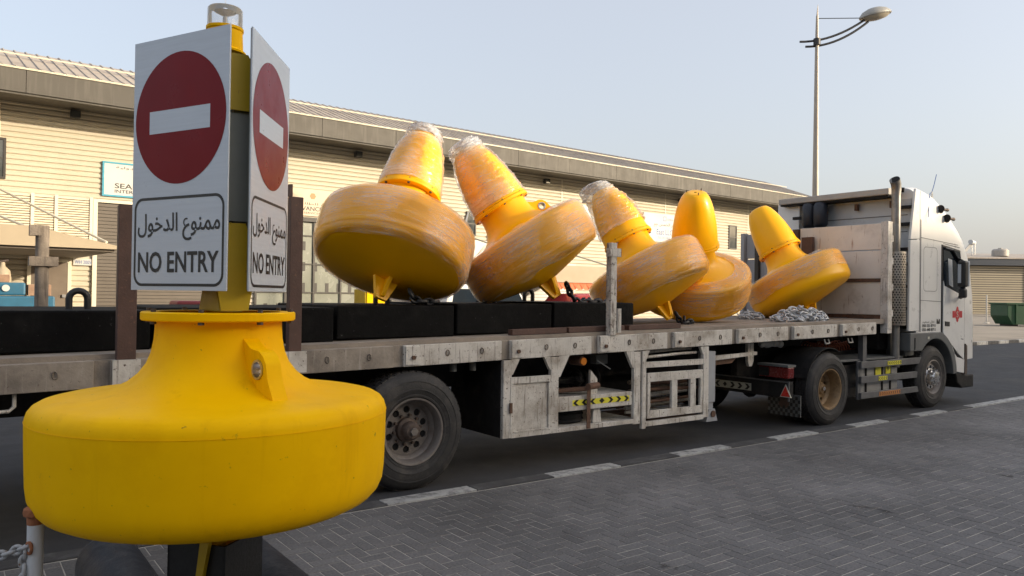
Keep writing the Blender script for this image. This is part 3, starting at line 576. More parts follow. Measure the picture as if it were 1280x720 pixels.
# ================================================================ wheels
def hole_disc(mb, r0, r1, rc, rh, n, y, M, rot=0):
    """flat ring r0..r1 with n round holes, in the local xz plane at depth y"""
    m4 = 4
    for k in range(n):
        t0 = 2*PI*(k+rot)/n; t1 = 2*PI*(k+1+rot)/n; tc = (t0+t1)/2; per = []
        for i in range(m4): per.append((t0+(t1-t0)*i/m4, r0))
        for i in range(m4): per.append((t1, r0+(r1-r0)*i/m4))
        for i in range(m4): per.append((t1-(t1-t0)*i/m4, r1))
        for i in range(m4): per.append((t0, r1-(r1-r0)*i/m4))
        cx, cz = rc*math.cos(tc), rc*math.sin(tc); outer = [(r_*math.cos(t), r_*math.sin(t)) for t, r_ in per]; inner = []
        for (px, pz) in outer:
            a = math.atan2(pz-cz, px-cx); inner.append((cx+rh*math.cos(a), cz+rh*math.sin(a)))
        q = len(outer); mb.add([(p[0], y, p[1]) for p in outer]+[(p[0], y, p[1]) for p in inner]+[(p[0], y+.02, p[1]) for p in inner],
            [(i, (i+1) % q, q+(i+1) % q, q+i) for i in range(q)]+[(q+i, q+(i+1) % q, 2*q+(i+1) % q, 2*q+i) for i in range(q)], M)
RX = Matrix.Rotation(R(90), 4, 'X')     # lathe axis z -> -y
def wheel(parent, x, yf, rad, width, rim_m, style, side=-1, name='wheel', small=False):
    """yf: y of the outer side wall; side -1 faces the camera"""
    w = sub_empty(name, parent, Matrix.Translation(Vector((x, yf, rad))-ORG[parent.name]) @ (Matrix.Identity(4) if side < 0 else Matrix.Rotation(PI, 4, 'Z')))
    rr = .565*rad; W = width
    # outer face at local y = 0, wheel extends to +y
    def lp(pr, n=56): return MB().lathe([(a, -b) for a, b in pr], n, RX)
    lp([(rr-.01,.015),(rr+.008,.010),(rr+.016,.002),(rr+.030,.000),(rr+.034,.004),(rad*.70,-.006),(rad*.705,-.010),(rad*.72,-.010),(rad*.725,-.006),(rad*.80,-.006),(rad*.84,-.001),(rad*.845,-.005),(rad*.865,-.003),(rad*.87,.002),(rad*.93,.014),(rad*.975,.034),(rad,.055),(rad,W-.055),(rad*.97,W-.03),(rad*.85,W),(rr,W-.01)]).build('tyre', K['rubber'], w, smooth=28)
    tr = MB()
    if not small:
        for k in range(4):
            y0 = .05+(W-.1)*(k+.12)/4; y1 = .05+(W-.1)*(k+.88)/4
            n = 46
            for i in range(n):
                a0 = 2*PI*(i+(.5 if k % 2 else 0))/n; a1 = a0+2*PI/n*.8; R0 = rad-.004; R1 = rad+.010
                P_ = [(r_*math.cos(a), y, r_*math.sin(a)) for y in (y0, y1) for r_, a in ((R0,a0),(R0,a1),(R1,a1),(R1,a0))]
                tr.add(P_, [(0,1,2,3),(7,6,5,4),(3,2,6,7),(0,3,7,4),(1,5,6,2)])
        o = tr.build('tread', K['rubber'], w)
    if style == 'dish':       # deep wheel with hand holes, rusty hub
        lp([(rr+.004,-.002+.004),(rr-.012,.004),(rr-.03,.03),(rr-.035,.10),(rr-.06,.12),(rr-.07,.15)]).build('rim', K[rim_m], w, smooth=40)
        mb = MB(); hole_disc(mb, rad*.21, rr-.068, rad*.345, rad*.062, 10, .148, Matrix.Identity(4)); mb.build('wheel_disc', K[rim_m], w, smooth=40)
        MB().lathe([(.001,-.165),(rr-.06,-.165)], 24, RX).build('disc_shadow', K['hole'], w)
        lp([(rad*.215,.15),(rad*.205,.11),(rad*.155,.095),(rad*.15,.03),(rad*.12,.012),(.001,.010)], 28).build('hub', K['hub'], w, smooth=40)
        MB().cyl((0,.012,0),(0,-.012,0), rad*.07, n=6).build('hub_cap', K['rim'], w)
        nut = MB()
        for i in range(10):
            a = 2*PI*(i+.2)/10; nut.cyl((math.cos(a)*rad*.255,.15,math.sin(a)*rad*.255),(math.cos(a)*rad*.255,.115,math.sin(a)*rad*.255), rad*.026, n=6)
        nut.build('wheel_nuts', K['hub'], w, kind='stuff')
    elif style == 'drive':
        lp([(rr+.004,.004),(rr-.012,.006),(rr-.03,.03),(rr-.045,.15),(rr-.075,.165),(rr-.09,.185)]).build('rim', K[rim_m], w, smooth=40)
        mb = MB(); hole_disc(mb, rad*.17, rr-.088, rad*.34, rad*.05, 8, .183, Matrix.Identity(4)); mb.build('wheel_disc', K[rim_m], w, smooth=40)
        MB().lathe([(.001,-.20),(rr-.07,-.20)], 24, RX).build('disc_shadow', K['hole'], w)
        lp([(rad*.18,.185),(rad*.17,.14),(rad*.13,.12),(.001,.115)], 24).build('hub', K[rim_m], w, smooth=40)
        MB().cyl((0,.116,0),(0,.09,0), .03, n=8).build('hub_cap', K['chrome'], w)
    elif style == 'steer':
        lp([(rr+.004,.004),(rr-.012,.0),(rr-.03,.02),(rr-.05,.06),(rr-.09,.05)]).build('rim', K[rim_m], w, smooth=40)
        mb = MB(); hole_disc(mb, rad*.20, rr-.088, rad*.335, rad*.05, 10, .05, Matrix.Identity(4)); mb.build('wheel_disc', K['chrome'], w, smooth=40)
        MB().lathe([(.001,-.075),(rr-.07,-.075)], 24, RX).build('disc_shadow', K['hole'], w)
        lp([(rad*.27,.05),(rad*.26,.0),(rad*.20,-.02),(rad*.18,-.05),(rad*.10,-.06),(.001,-.062)], 28).build('hub', K['chrome'], w, smooth=40)
        nut = MB()
        for i in range(10):
            a = 2*PI*i/10; nut.cyl((math.cos(a)*rad*.235,.0,math.sin(a)*rad*.235),(math.cos(a)*rad*.235,-.04,math.sin(a)*rad*.235), .02, n=8)
        nut.build('wheel_nuts', K['steel'], w, kind='stuff')
    else:
        lp([(rr+.004,.004),(rr-.02,.02),(rr-.04,.05),(rad*.2,.04),(.001,.03)], 20).build('rim', K[rim_m], w, smooth=40)
    return w

# ================================================================ flatbed trailer
tl = thing('flatbed_trailer', 'weathered white flatbed semi-trailer carrying black blocks and five yellow buoys', 'trailer', (3.35, 7.3, 0))
def zt(x): return 1.245+.0155*(x-.27)        # top of the side rail
def zb(x): return 1.05+.0175*(x-.28)         # underside of the side rail
TX0, TX1, TY0, TY1 = -3.0, 11.66, 6.05, 8.60
def hexx(x0, x1, y0, y1, z0, z1):            # box following the slope of the deck: z0, z1 are functions of x
    return [(x0,y0,z0(x0)),(x1,y0,z0(x1)),(x1,y1,z0(x1)),(x0,y1,z0(x0)),(x0,y0,z1(x0)),(x1,y0,z1(x1)),(x1,y1,z1(x1)),(x0,y1,z1(x0))]
XM = 3.36
pk = [1.01+1.165*i for i in range(-3, 9)]
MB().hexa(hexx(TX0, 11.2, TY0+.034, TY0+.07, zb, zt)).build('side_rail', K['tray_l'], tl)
MB().hexa(hexx(TX0, 11.2, TY1-.07, TY1, zb, zt)).build('side_rail', K['tray'], tl)
for i, x in enumerate(pk):                    # outer rail plates with a recess before every stake pocket
    x1 = (pk[i+1] if i+1 < len(pk) else 11.38)-.19
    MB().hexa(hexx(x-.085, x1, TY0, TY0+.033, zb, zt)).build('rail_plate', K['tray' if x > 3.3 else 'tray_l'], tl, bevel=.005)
n = 12
for k in range(n):                            # floor boards laid lengthwise
    y0 = TY0+.074+(TY1-TY0-.148)*k/n; y1 = TY0+.074+(TY1-TY0-.148)*(k+1)/n-.006
    e = .036+rnd.uniform(-.003, .003)
    MB().hexa(hexx(TX0, 11.64, y0, y1, lambda x: zt(x)-.03, lambda x: zt(x)+e)).build('floor_board', K['deck'], tl)
for y in (6.85, 7.75):
    MB().hexa(hexx(TX0, 8.4, y-.09, y+.09, lambda x: .80, lambda x: zt(x)-.035)).build('main_beam', K['chassis'], tl)
    MB().hexa(hexx(8.4, 11.5, y-.09, y+.09, lambda x: 1.12, lambda x: zt(x)-.035)).build('main_beam', K['chassis'], tl)
for x in [TX0+.2+.58*i for i in range(25)]:
    MB().box(x-.04, x+.04, TY0+.075, TY1-.075, zt(x)-.13, zt(x)-.036).build('cross_member', K['chassis'], tl)
for x in pk:
    o = MB().box(x-.075, x+.075, TY0-.014, TY0-.002, zb(x)+.012, zt(x)-.008).build('stake_pocket', K['tray'], tl, bevel=.004)
    MB().cyl((x,TY0-.015,zt(x)-.11),(x,TY0-.034,zt(x)-.11), .020, n=6).build('bolt', K['rust_steel'], o)
    for d in (.36, .74):
        xr = x+d
        if xr < 11.1:
            MB().torus((xr, TY0-.008, zt(xr)-.085), (.25,1,.1), .021, .006, 14, 6, .72, 1.25).build('tie_ring', K['grey_timber'], tl, smooth=60)
# stakes
def stake(x, y, z1, w, m, z0=None):
    z0 = zt(x)-.04 if z0 is None else z0
    s = MB().box(x-w/2, x+w/2, y-.03, y+.045, z0, z1).box(x-w/2+.02, x+w/2-.02, y+.045, y+.07, z0, z1-.05)
    return s.build('stake', K[m], tl, bevel=.004)
s1 = stake(1.02, TY0+.0, 2.355, .125, 'brown'); s2 = stake(2.25, TY0+.0, 2.52, .105, 'brown')
MB().box(2.19, 2.215, TY0-.02, TY0+.03, 2.522, 2.62).build('stake_tip', K['brown'], s2)
for x in (1.02, 2.25): MB().box(x-.09, x+.09, TY0-.055, TY0-.036, zb(x)+.02, zt(x)-.0).build('stake_socket', K['tray'], s1 if x < 2 else s2)
s3 = stake(5.775, TY0+.01, 2.33, .085, 'stakew', zt(5.77)+.0)
MB().box(5.71, 5.87, TY0-.03, TY0+.04, 2.18, 2.27).build('stake_head', K['stakew'], s3); MB().box(5.83, 5.88, TY0-.03, TY0+.03, 1.36, 1.62).build('stake_brace', K['stakew'], s3)
s4 = MB().cyl((.71,8.62,1.2),(.71,8.62,2.36), .058, n=12).build('stake', K['grey_timber'], tl, smooth=40)
MB().box(.60, .70, 8.56, 8.66, 2.26, 2.36).build('stake_cleat', K['grey_timber'], s4); MB().box(.60, .84, 8.54, 8.68, 1.97, 2.06).build('stake_cleat', K['grey_timber'], s4)
# headboard
def hb(y0, y1, z0, z1, m, x=11.62, t=.05, nm='headboard_panel'): return MB().box(x, x+t, y0, y1, z0, z1).build(nm, K[m], tl, bevel=.004)
zd = zt(11.6)+.04
hb(6.20, 7.62, zd+.06, 2.03, 'board'); hb(6.20, 7.62, 2.085, 2.52, 'board'); hb(6.20, 7.62, 2.535, 2.94, 'board')
MB().box(11.60, 11.66, 6.20, 7.62, 2.032, 2.083).build('headboard_rail', K['rust_steel'], tl)
MB().box(11.56, 11.68, 6.20, 8.75, zd, zd+.055).build('headboard_sill', K['rust_steel'], tl)
hb(7.86, 8.72, zd+.06, 2.45, 'greyboard', 11.64); hb(7.86, 8.72, 2.465, 2.90, 'greyboard', 11.64)
for y0, y1, m, z1 in ((6.08, 6.197, 'tray', 2.96), (7.64, 7.73, 'brown', 2.93), (7.76, 7.84, 'brown', 2.80), (8.42, 8.50, 'frame_dk', 2.93), (8.73, 8.80, 'greyboard', 2.92)):
    MB().box(11.57, 11.70, y0, y1, 1.24, z1).build('headboard_post', K[m], tl, bevel=.006)
MB().box(11.50, 11.569, 7.32, 7.52, 2.42, 2.78).build('headboard_bracket', K['brown'], tl)
for z in (1.55, 1.95, 2.35, 2.7): MB().box(11.705, 11.74, 6.085, 6.19, z-.05, z+.05).build('hinge', K['tray'], tl)
# axles and wheels
for x in (3.35, 2.04):
    MB().cyl((x,6.3,.52),(x,8.3,.52), .07, n=12).build('axle', K['chassis'], tl, smooth=40)
    wheel(tl, x, 6.02, .525, .36, 'rim', 'dish'); wheel(tl, x, 8.62, .525, .36, 'rim', 'dish', 1)
    MB().prism([(x-.45,.8),(x-.1,.62),(x+.3,.74),(x+.3,.82)], 6.80, 6.90, 'y').build('suspension_arm', K['chassis'], tl)
    MB().cyl((x-.35,7.0,.45),(x-.35,7.0,.85), .12, n=14).build('air_spring', K['rubber'], tl, smooth=40)
MB().box(-1.9, -.25, 6.3, 8.3, .55, .9).build('rear_crossbox', K['chassis'], tl)
MB().box(.55, .62, 6.10, 6.20, .28, .80).build('rear_flap_iron', K['rust_steel'], tl)
# lockers and racks under the near rail
def plate(x0, x1, z0, z1, y=TY0, t=.045, m='tray', nm='locker_frame', par=None): return MB().box(x0, x1, y, y+t, z0, z1).build(nm, K[m], par or tl, bevel=.004)
def gusset(xc, zc, sx, s_=.14, zt_=None):
    s_ *= .72
    MB().prism([(xc,zc),(xc+sx*s_,zc),(xc+sx*s_*.15,zc-s_*1.5),(xc,zc-s_*1.5)], TY0+.003, TY0+.04, 'y').build('gusset', K['tray'], tl)
TOPZ = 1.10
plate(4.34, 4.44, .355, 1.115, m='tray'); plate(4.935, 5.035, .40, 1.125); plate(6.115, 6.215, .34, 1.14); plate(6.235, 6.295, .28, 1.145, y=TY0-.012); plate(7.28, 7.375, .32, 1.165)
plate(4.44, 6.115, .352, .40, y=TY0-.004, nm='locker_sill'); plate(6.295, 7.28, .300, .355, y=TY0-.008, nm='rack_sill')
gusset(4.44, 1.125, 1); gusset(4.935, 1.13, -1, .12); gusset(5.035, 1.135, 1, .2); gusset(6.115, 1.15, -1, .17); gusset(6.295, 1.15, 1, .10); gusset(7.28, 1.165, -1, .08)
MB().box(4.335, 4.36, TY0+.05, 7.0, .36, 1.09).build('locker_side', K['chassis'], tl)
MB().box(4.36, 6.2, 6.95, 6.98, .40, 1.10).build('locker_back', K['chassis'], tl); MB().box(6.3, 7.3, 6.95, 6.98, .36, 1.12).build('rack_back', K['chassis'], tl)
MB().box(4.36, 6.2, TY0+.05, 6.94, .365, .395).build('locker_floor', K['tray'], tl); MB().box(6.3, 7.3, TY0+.05, 6.94, .31, .345).build('rack_floor', K['rust_steel'], tl)
ld = MB().box(4.47, 4.90, TY0+.012, TY0+.03, .42, .88).build('locker_door', K['tray'], tl)
MB().box(4.425, 4.925, TY0-.006, TY0+.03, .882, .945).box(4.425, 4.468, TY0-.006, TY0+.03, .40, .88).box(4.902, 4.93, TY0-.006, TY0+.03, .40, .88).box(4.47, 4.90, TY0-.006, TY0+.03, .402, .418).build('door_frame', K['tray'], ld, bevel=.003)
MB().box(4.41, 4.44, TY0-.02, TY0-.008, .60, .70).build('door_hinge', K['rust_steel'], ld)
sh = MB().box(5.04, 6.11, TY0+.02, TY0+.05, .555, .705).build('shelf_beam', K['tray'], tl, bevel=.005)
MB().box(5.04, 6.11, TY0+.052, 6.75, .67, .70).build('shelf_top', K['tray'], tl)
for k in range(7):
    x0 = 5.24+k*.118; s_ = -1 if k < 3 else 1
    MB().box(x0, x0+.116, TY0+.0175, TY0+.0195, .605, .665).build('reflector_strip', K['hi_yellow'], sh)
    c = x0+.058
    pts = [(c-.03*s_,.605),(c+.012*s_,.605),(c+.05*s_,.635),(c+.012*s_,.665),(c-.03*s_,.665),(c+.01*s_,.635)] if k != 3 else [(c-.04,.635),(c,.605),(c+.04,.635),(c,.665)]
    MB().add([(p[0],TY0+.0165,p[1]) for p in pts], [(0,1,2,5),(5,2,3,4)] if k != 3 else [(0,1,2,3)]).build('chevron', K['ink'], sh, fix=False)
MB().box(5.415, 5.465, TY0-.014, TY0-.006, .36, .78).build('ratchet_strap', K['rust_steel'], tl)
MB().cyl((5.42,TY0-.02,.80),(5.60,TY0+.03,.80), .035, n=10).build('ratchet_drum', K['rust_steel'], tl); MB().beam((5.1,6.2,.76),(5.45,6.08,.78), .06, .03).beam((5.2,6.35,.73),(5.55,6.2,.75), .09, .03).build('ratchet_handle', K['rust_steel'], tl)
MB().prism([(5.56,.70),(5.66,.70),(5.66,.86),(5.56,.96)], TY0+.10, TY0+.13, 'y').build('shelf_bracket', K['tray'], tl); MB().prism([(5.56,.40),(5.68,.40),(5.66,.55),(5.57,.55)], TY0+.055, TY0+.085, 'y').build('shelf_bracket', K['tray'], tl)
cb = MB()
for k in range(5): cb.torus((5.36, 6.42, .425+k*.03), (0,0,1), .24-.01*(k % 2), .017, 28, 6)
cb.build('rope_coil', K['chassis'], tl, smooth=60)
jk = MB()
for k in range(7): jk.tube([(5.1+rnd.random()*.9, 6.3+rnd.random()*.5, .72+rnd.random()*.10), (5.4+rnd.random()*.6, 6.3+rnd.random()*.5, .74+rnd.random()*.14)], .02+.02*rnd.random(), 7)
for k in range(4): jk.torus((5.72+.09*k, 6.6, .82), (1,.2,0), .10, .02, 18, 6)
jk.build('stowed_straps', K['chassis'], tl, smooth=50)
MB().cyl((5.42,6.12,1.06),(5.42,6.30,1.06), .05, n=14).build('marker_lamp_body', K['rust_steel'], tl, smooth=40); MB().cyl((5.42,6.10,1.06),(5.42,6.119,1.06), .04, n=14).build('marker_lamp', K['amber'], tl)
MB().beam((5.65,6.15,1.06),(5.82,6.12,.96), .012, .012).box(5.78, 5.95, 6.3, 6.4, 1.0, 1.1).build('air_line', K['greyplast'], tl)
# pipe rack gate
gt = MB().box(6.33, 7.27, TY0-.003, TY0+.03, .795, .895).box(6.33, 7.27, TY0-.003, TY0+.03, .385, .47).box(6.33, 6.375, TY0-.003, TY0+.03, .471, .794).box(7.225, 7.27, TY0-.003, TY0+.03, .471, .794).build('rack_gate', K['tray'], tl, bevel=.004)
for x in (6.73, 7.05): MB().box(x-.01, x+.085, TY0-.008, TY0+.025, .471, .794).build('gate_bar', K['tray'], gt, bevel=.003)
MB().box(6.30, 7.275, TY0+.0, TY0+.03, .955, 1.02).build('rack_rail', K['tray'], tl, bevel=.003)
for z, y in ((1.075,6.12),(1.12,6.2)): MB().tube([(6.34,y,z-.01),(6.9,y,z+.015),(7.22,y,z+.02)], .017, 8).build('rack_tube', K['tray'], tl, smooth=50)
for i in range(16):
    x0 = 6.31+rnd.random()*.1; z = .40+.05*(i//2)+rnd.uniform(-.01,.01); y = 6.16+.13*(i % 2)+rnd.random()*.3; z2 = z+rnd.uniform(-.03,.03)
    MB().cyl((x0,y,z),(7.26,y+rnd.uniform(-.05,.05),z2), .018+.008*rnd.random(), n=8).build('stowed_pipe', K[rnd.choice(['rust_steel','tray','rust_steel','grey_timber'])], tl, smooth=40)
# landing leg, hangers and pipes ahead of the rack
for y in (6.17, 8.43):
    lg = MB().box(7.40, 7.56, y-.07, y+.07, .48, 1.10).box(7.42, 7.54, y-.055, y+.055, .30, .48).build('landing_leg', K['greyboard'], tl, bevel=.006)
    MB().prism([(7.39,.25),(7.60,.25),(7.59,.28),(7.55,.40),(7.44,.40),(7.40,.28)], y-.075, y+.075, 'y').build('landing_foot', K['greyboard'], lg); MB().cyl((7.51,y-.09,.34),(7.51,y-.076,.34), .04, n=12).build('foot_pin', K['rust_steel'], lg)
MB().cyl((7.48,6.3,.95),(7.48,8.3,.95), .03, n=8).build('landing_shaft', K['chassis'], tl)
MB().prism([(7.42,.97),(8.45,1.02),(8.45,1.06),(7.42,1.03)], TY0+.1, TY0+.14, 'y').build('guard_rail', K['tray'], tl); MB().prism([(7.42,.90),(8.0,.93),(8.1,1.0),(7.42,.97)], TY0+.15, TY0+.2, 'y').build('guard_plate', K['rust_steel'], tl)
hg = MB().box(8.42, 8.54, 6.27, 6.31, .93, 1.16).prism([(8.42,.93),(8.54,.93),(8.50,.86),(8.45,.86)], 6.27, 6.31, 'y').build('hanger', K['tray'], tl)
for i, (xx, zz) in enumerate(((9.05,1.13),(9.16,1.12),(9.3,1.13),(9.42,1.12))): MB().lathe([(.01,.06),(.05,.05),(.055,-.03),(.02,-.06)], 10, Matrix.Translation((xx,6.5,zz)) @ Matrix.Rotation(R(80+10*i), 4, 'Y')).build('air_coupling', K['cyl_white'], tl, smooth=40)
MB().box(10.95, 11.05, 6.12, 6.20, .82, 1.22).build('corner_leg', K['guard'], tl)
for xx in (9.9, 10.5): MB().tube([(xx,6.1,1.19),(xx,6.08,1.13),(xx+.1,6.08,1.13),(xx+.1,6.1,1.19)], .01, 6).build('rope_hook', K['tray'], tl)
MB().box(9.0, 10.4, 6.8, 7.8, 1.0, 1.12).build('coupling_plate', K['chassis'], tl)
MB().tube([(-.2,6.12,.92),(.33,6.12,.93),(.36,6.12,.96),(.36,6.12,1.05)], .013, 8).build('side_handle', K['tray'], tl, smooth=50)
for x in (3.86, 4.08): MB().cyl((x,6.2,1.02),(x,6.2,1.09), .035, n=10).build('drain_valve', K['greyplast'], tl, smooth=40)
# loose timber battens on the near edge of the deck
for i, (x0, x1, y, c) in enumerate(((4.50,5.20,6.17,'rust-brown batten'),(5.24,6.05,6.18,''),(6.10,6.95,6.16,''))):
    o = MB().hexa(hexx(x0, x1, y-.04, y+.04, lambda x: zt(x)+.041, lambda x: zt(x)+.098)).build('timber_batten', K['brown'], None, bevel=.004)
    tag(o, ['brown batten on the deck edge left of the white stake, nearest the lens', 'brown batten lying at the foot of the white stake', 'brown batten on the deck edge right of the white stake'][i], 'batten', 'battens on the deck edge')
# black blocks with lifting hoops
BL = [(-2.9,-.15,'black block at the far left end of the trailer load',.0), (-.12,1.26,'black block crossed by the left brown stake',.0), (1.29,2.75,'black block beside the right brown stake behind the sign buoy',-.03), (2.79,4.02,'black block under the first wrapped buoy',.0), (4.05,5.26,'black block under the second wrapped buoy',.0), (5.29,6.50,'rightmost black block, behind the white stake',.0)]
for i, (x0, x1, lab, dy) in enumerate(BL):
    xm = (x0+x1)/2; b = thing('sinker_block', lab, 'block', (xm, 7.2, zt(xm)+.04), 'black blocks on the trailer')
    base = lambda x: zt(xm)+.041; top = lambda x: zt(xm)+.041+.305
    MB().hexa(hexx(x0, x1, 6.45+dy, 8.0+dy, base, top)).build('block_body', K['block'], b, bevel=.014)
    for hx in ((.83,) if i == 1 else (3.5,) if i == 3 else (4.82,) if i == 4 else (xm,)):
        zz = top(0); yy = 7.0
        if i == 5: yy = 7.7
        pts = [(hx-.065,yy,zz-.03),(hx-.065,yy,zz+.08)]+[(hx-.065*math.cos(PI*j/8),yy,zz+.08+.065*math.sin(PI*j/8)) for j in range(9)]+[(hx+.065,yy,zz+.08),(hx+.065,yy,zz-.03)]
        MB().tube(pts, .026, 8).build('lifting_hoop', K['black_steel'], b, smooth=50)
# ================================================================ tractor unit
tk = thing('tractor_unit', 'white truck tractor unit with tall exhaust stack coupled to the flatbed trailer', 'truck', (13.0, 7.3, 0))
CY = 7.3
for y in (6.9, 7.7): MB().box(8.95, 14.1, y-.05, y+.05, .62, .92).build('chassis_rail', K['chassis'], tk)
wheel(tk, 13.0, 6.06, .50, .30, 'rim', 'steer'); wheel(tk, 13.0, 8.54, .50, .30, 'rim', 'steer', 1)
for s_, yf in ((-1, 6.00), (1, 8.60)):
    wheel(tk, 9.90, yf, .50, .27, 'rim_gold', 'drive', s_)
    wheel(tk, 9.90, yf-.33*s_, .50, .27, 'rim_gold', 'plain', s_)
MB().cyl((9.90,6.5,.5),(9.90,8.1,.5), .11, n=14).cyl((9.90,7.3,.5),(9.90,7.32,.5), .26, n=14).build('drive_axle', K['chassis'], tk, smooth=40)
MB().cyl((13.0,6.4,.5),(13.0,8.2,.5), .07, n=10).build('front_axle', K['chassis'], tk)
MB().box(12.5, 14.0, 6.9, 7.7, .5, 1.2).build('engine', K['chassis'], tk)
for y0, y1 in ((6.02, 6.62), (7.98, 8.58)):                     # mudguards over the drive wheels
    MB().lathe([(.545,y0),(.557,y0),(.557,y1),(.545,y1)], 14, Matrix.Translation((9.90,0,.52)) @ Matrix.Rotation(R(-90), 4, 'X') @ Matrix.Diagonal((1,1,1,1)), a0=R(196), a1=R(300)).build('mudguard', K['chassis'], tk, smooth=40)
# rear crossbeam with lights, chevrons and flaps
MB().box(8.90, 8.98, 5.97, 8.63, .44, .66).build('rear_beam', K['chassis'], tk, bevel=.01)
MB().box(8.885, 8.899, 5.97, 8.63, .645, .66).box(8.885, 8.899, 5.97, 5.99, .40, .644).build('beam_edge', K['guard'], tk)
for y0, y1, z in ((5.97, 6.42, .70), (8.18, 8.62, .70)):
    l = MB().box(8.86, 9.0, y0, y1, z, z+.15).build('tail_lamp', K['red_lens'], tk, bevel=.012); MB().box(8.85, 8.859, y1-.16, y1-.01, z+.02, z+.13).build('reverse_lens', K['chassis'], l)
    MB().box(8.84, 9.02, y0-.01, y1+.01, z+.152, z+.18).build('lamp_bracket', K['greyplast'], l)
st = MB().box(8.880, 8.889, 6.56, 7.20, .485, .585).build('chevron_plate', K['hi_white'], tk)
for k in range(5):
    yc = 7.12-k*.125; s_ = -1 if k == 0 else 1
    pts = [(yc+.04*s_,.495),(yc-.005*s_,.495),(yc-.045*s_,.535),(yc-.005*s_,.575),(yc+.04*s_,.575),(yc+.0*s_,.535)] if k != 1 else [(yc-.035,.535),(yc,.50),(yc+.035,.535),(yc,.57)]
    MB().add([(8.8785,p[0],p[1]) for p in pts], [(0,1,2,5),(5,2,3,4)] if k != 1 else [(0,1,2,3)]).build('chevron', K['ink'], st, fix=False)
tr = MB().prism([(6.10,.455),(5.90+.03,.455),(6.015,.625)], 8.872, 8.884, 'x').build('warning_triangle', K['hi_white'], tk)
MB().prism([(6.083,.467),(5.947,.467),(6.015,.603)], 8.868, 8.871, 'x').build('triangle_reflector', K['red_refl'], tr)
for y0, y1 in ((5.98, 6.48), (8.12, 8.62)):
    fl = MB().box(9.16, 9.175, y0, y1, .17, .46).build('mud_flap', K['greyplast'], tk)
    for a in range(13):
        for b in range(6):
            if (a+b) % 2 == 0 and not (4 < a < 8 and b > 2): MB().box(9.155, 9.159, y0+(y1-y0)*a/13, y0+(y1-y0)*(a+1)/13, .17+.27*b/6, .17+.27*(b+1)/6).build('flap_check', K['ink'], fl)
    MB().lathe([(.002,0),(.085,0)], 18, Matrix.Translation((9.156,(y0+y1)/2,.35)) @ Matrix.Rotation(R(-90), 4, 'Y')).build('flap_badge', K['brown'], fl)
MB().box(9.2, 10.4, 6.75, 7.85, .93, 1.0).build('fifth_wheel', K['chassis'], tk)
# side guard, tank and battery box on the near side; plain ones on the far side
for s_ in (-1, 1):
    Y = lambda y: y if s_ < 0 else 2*CY-y
    def gb(x0, x1, y0, y1, z0, z1, nm, m, par=tk, bv=.006):
        a, b = sorted((Y(y0), Y(y1))); return MB().box(x0, x1, a, b, z0, z1).build(nm, K[m], par, bevel=bv)
    gb(10.86, 12.70, 6.09, 6.13, .735, .835, 'side_guard_rail', 'guard'); gb(10.86, 12.70, 6.09, 6.13, .515, .615, 'side_guard_rail', 'guard'); gb(10.86, 12.70, 6.09, 6.13, .285, .375, 'side_guard_rail', 'guard')
    gb(10.84, 10.92, 6.135, 6.17, .27, .84, 'side_guard_post', 'guard'); gb(12.64, 12.74, 6.10, 6.17, .28, .86, 'side_guard_post', 'guard')
    t_ = gb(11.0, 12.15, 6.20, 6.72, .28, .80, 'fuel_tank', 'tank', bv=.06)
    for x in (11.15, 11.62, 11.86): gb(x, x+.035, 6.185, 6.199, .27, .80, 'tank_strap', 'chassis', t_, .002)
    gb(10.62, 10.98, 6.24, 6.72, .30, .78, 'battery_box', 'chassis')
    gb(10.3, 12.2, 6.16, 6.80, .838, .87, 'catwalk', 'greyplast')
for x0, x1, m, z0, z1 in ((11.42, 11.58, 'hi_yellow', .60, .78), (11.72, 11.86, 'hi_yellow', .61, .78)): MB().box(x0, x1, 6.180, 6.184, z0, z1).build('warning_label', K[m], tk)
MB().box(11.77, 11.79, 6.176, 6.179, .66, .75).build('label_mark', K['ink'], tk)
def arrows(x0, n_, z0, z1, m, y, flip=False, w=.062):
    s = MB().box(x0, x0+n_*w, y-.003, y, z0, z1).build('reflector_strip', K[m], tk); zm = (z0+z1)/2; h = (z1-z0)*.36
    for k in range(n_):
        c = x0+(k+.5)*w; d = -1 if flip else 1
        MB().add([(p[0],y-.004,p[1]) for p in ((c-.02*d,zm-h),(c+.004*d,zm-h),(c+.024*d,zm),(c+.004*d,zm+h),(c-.02*d,zm+h),(c+.002*d,zm))], [(0,1,2,5),(5,2,3,4)]).build('chevron', K['ink'], s, fix=False)
arrows(11.60, 7, .755, .815, 'hi_yellow', 6.088, w=.058); arrows(11.34, 4, .535, .595, 'hi_yellow', 6.088, True); arrows(11.36, 10, .298, .362, 'hi_orange', 6.088)
MB().prism([(12.35,.86),(12.62,.86),(12.66,1.02),(12.30,1.0)], 6.2, 6.5, 'y').build('mud_wing', K['greyplast'], tk)
MB().box(12.40, 12.48, 6.10, 6.13, .95, 1.03).build('side_marker', K['amber'], tk)
# red-brown coiled air hoses behind the cab
for k, (yy, zz) in enumerate(((7.0, 1.0), (7.25, .98))):
    pts = [(11.25+.95*t/90+.0, yy+.085*math.cos(t*.9), zz+.085*math.sin(t*.9)-.05*math.sin(PI*t/90)) for t in range(91)]
    MB().tube(pts, .012, 6).build('coiled_hose', K['hose'], tk, smooth=60)
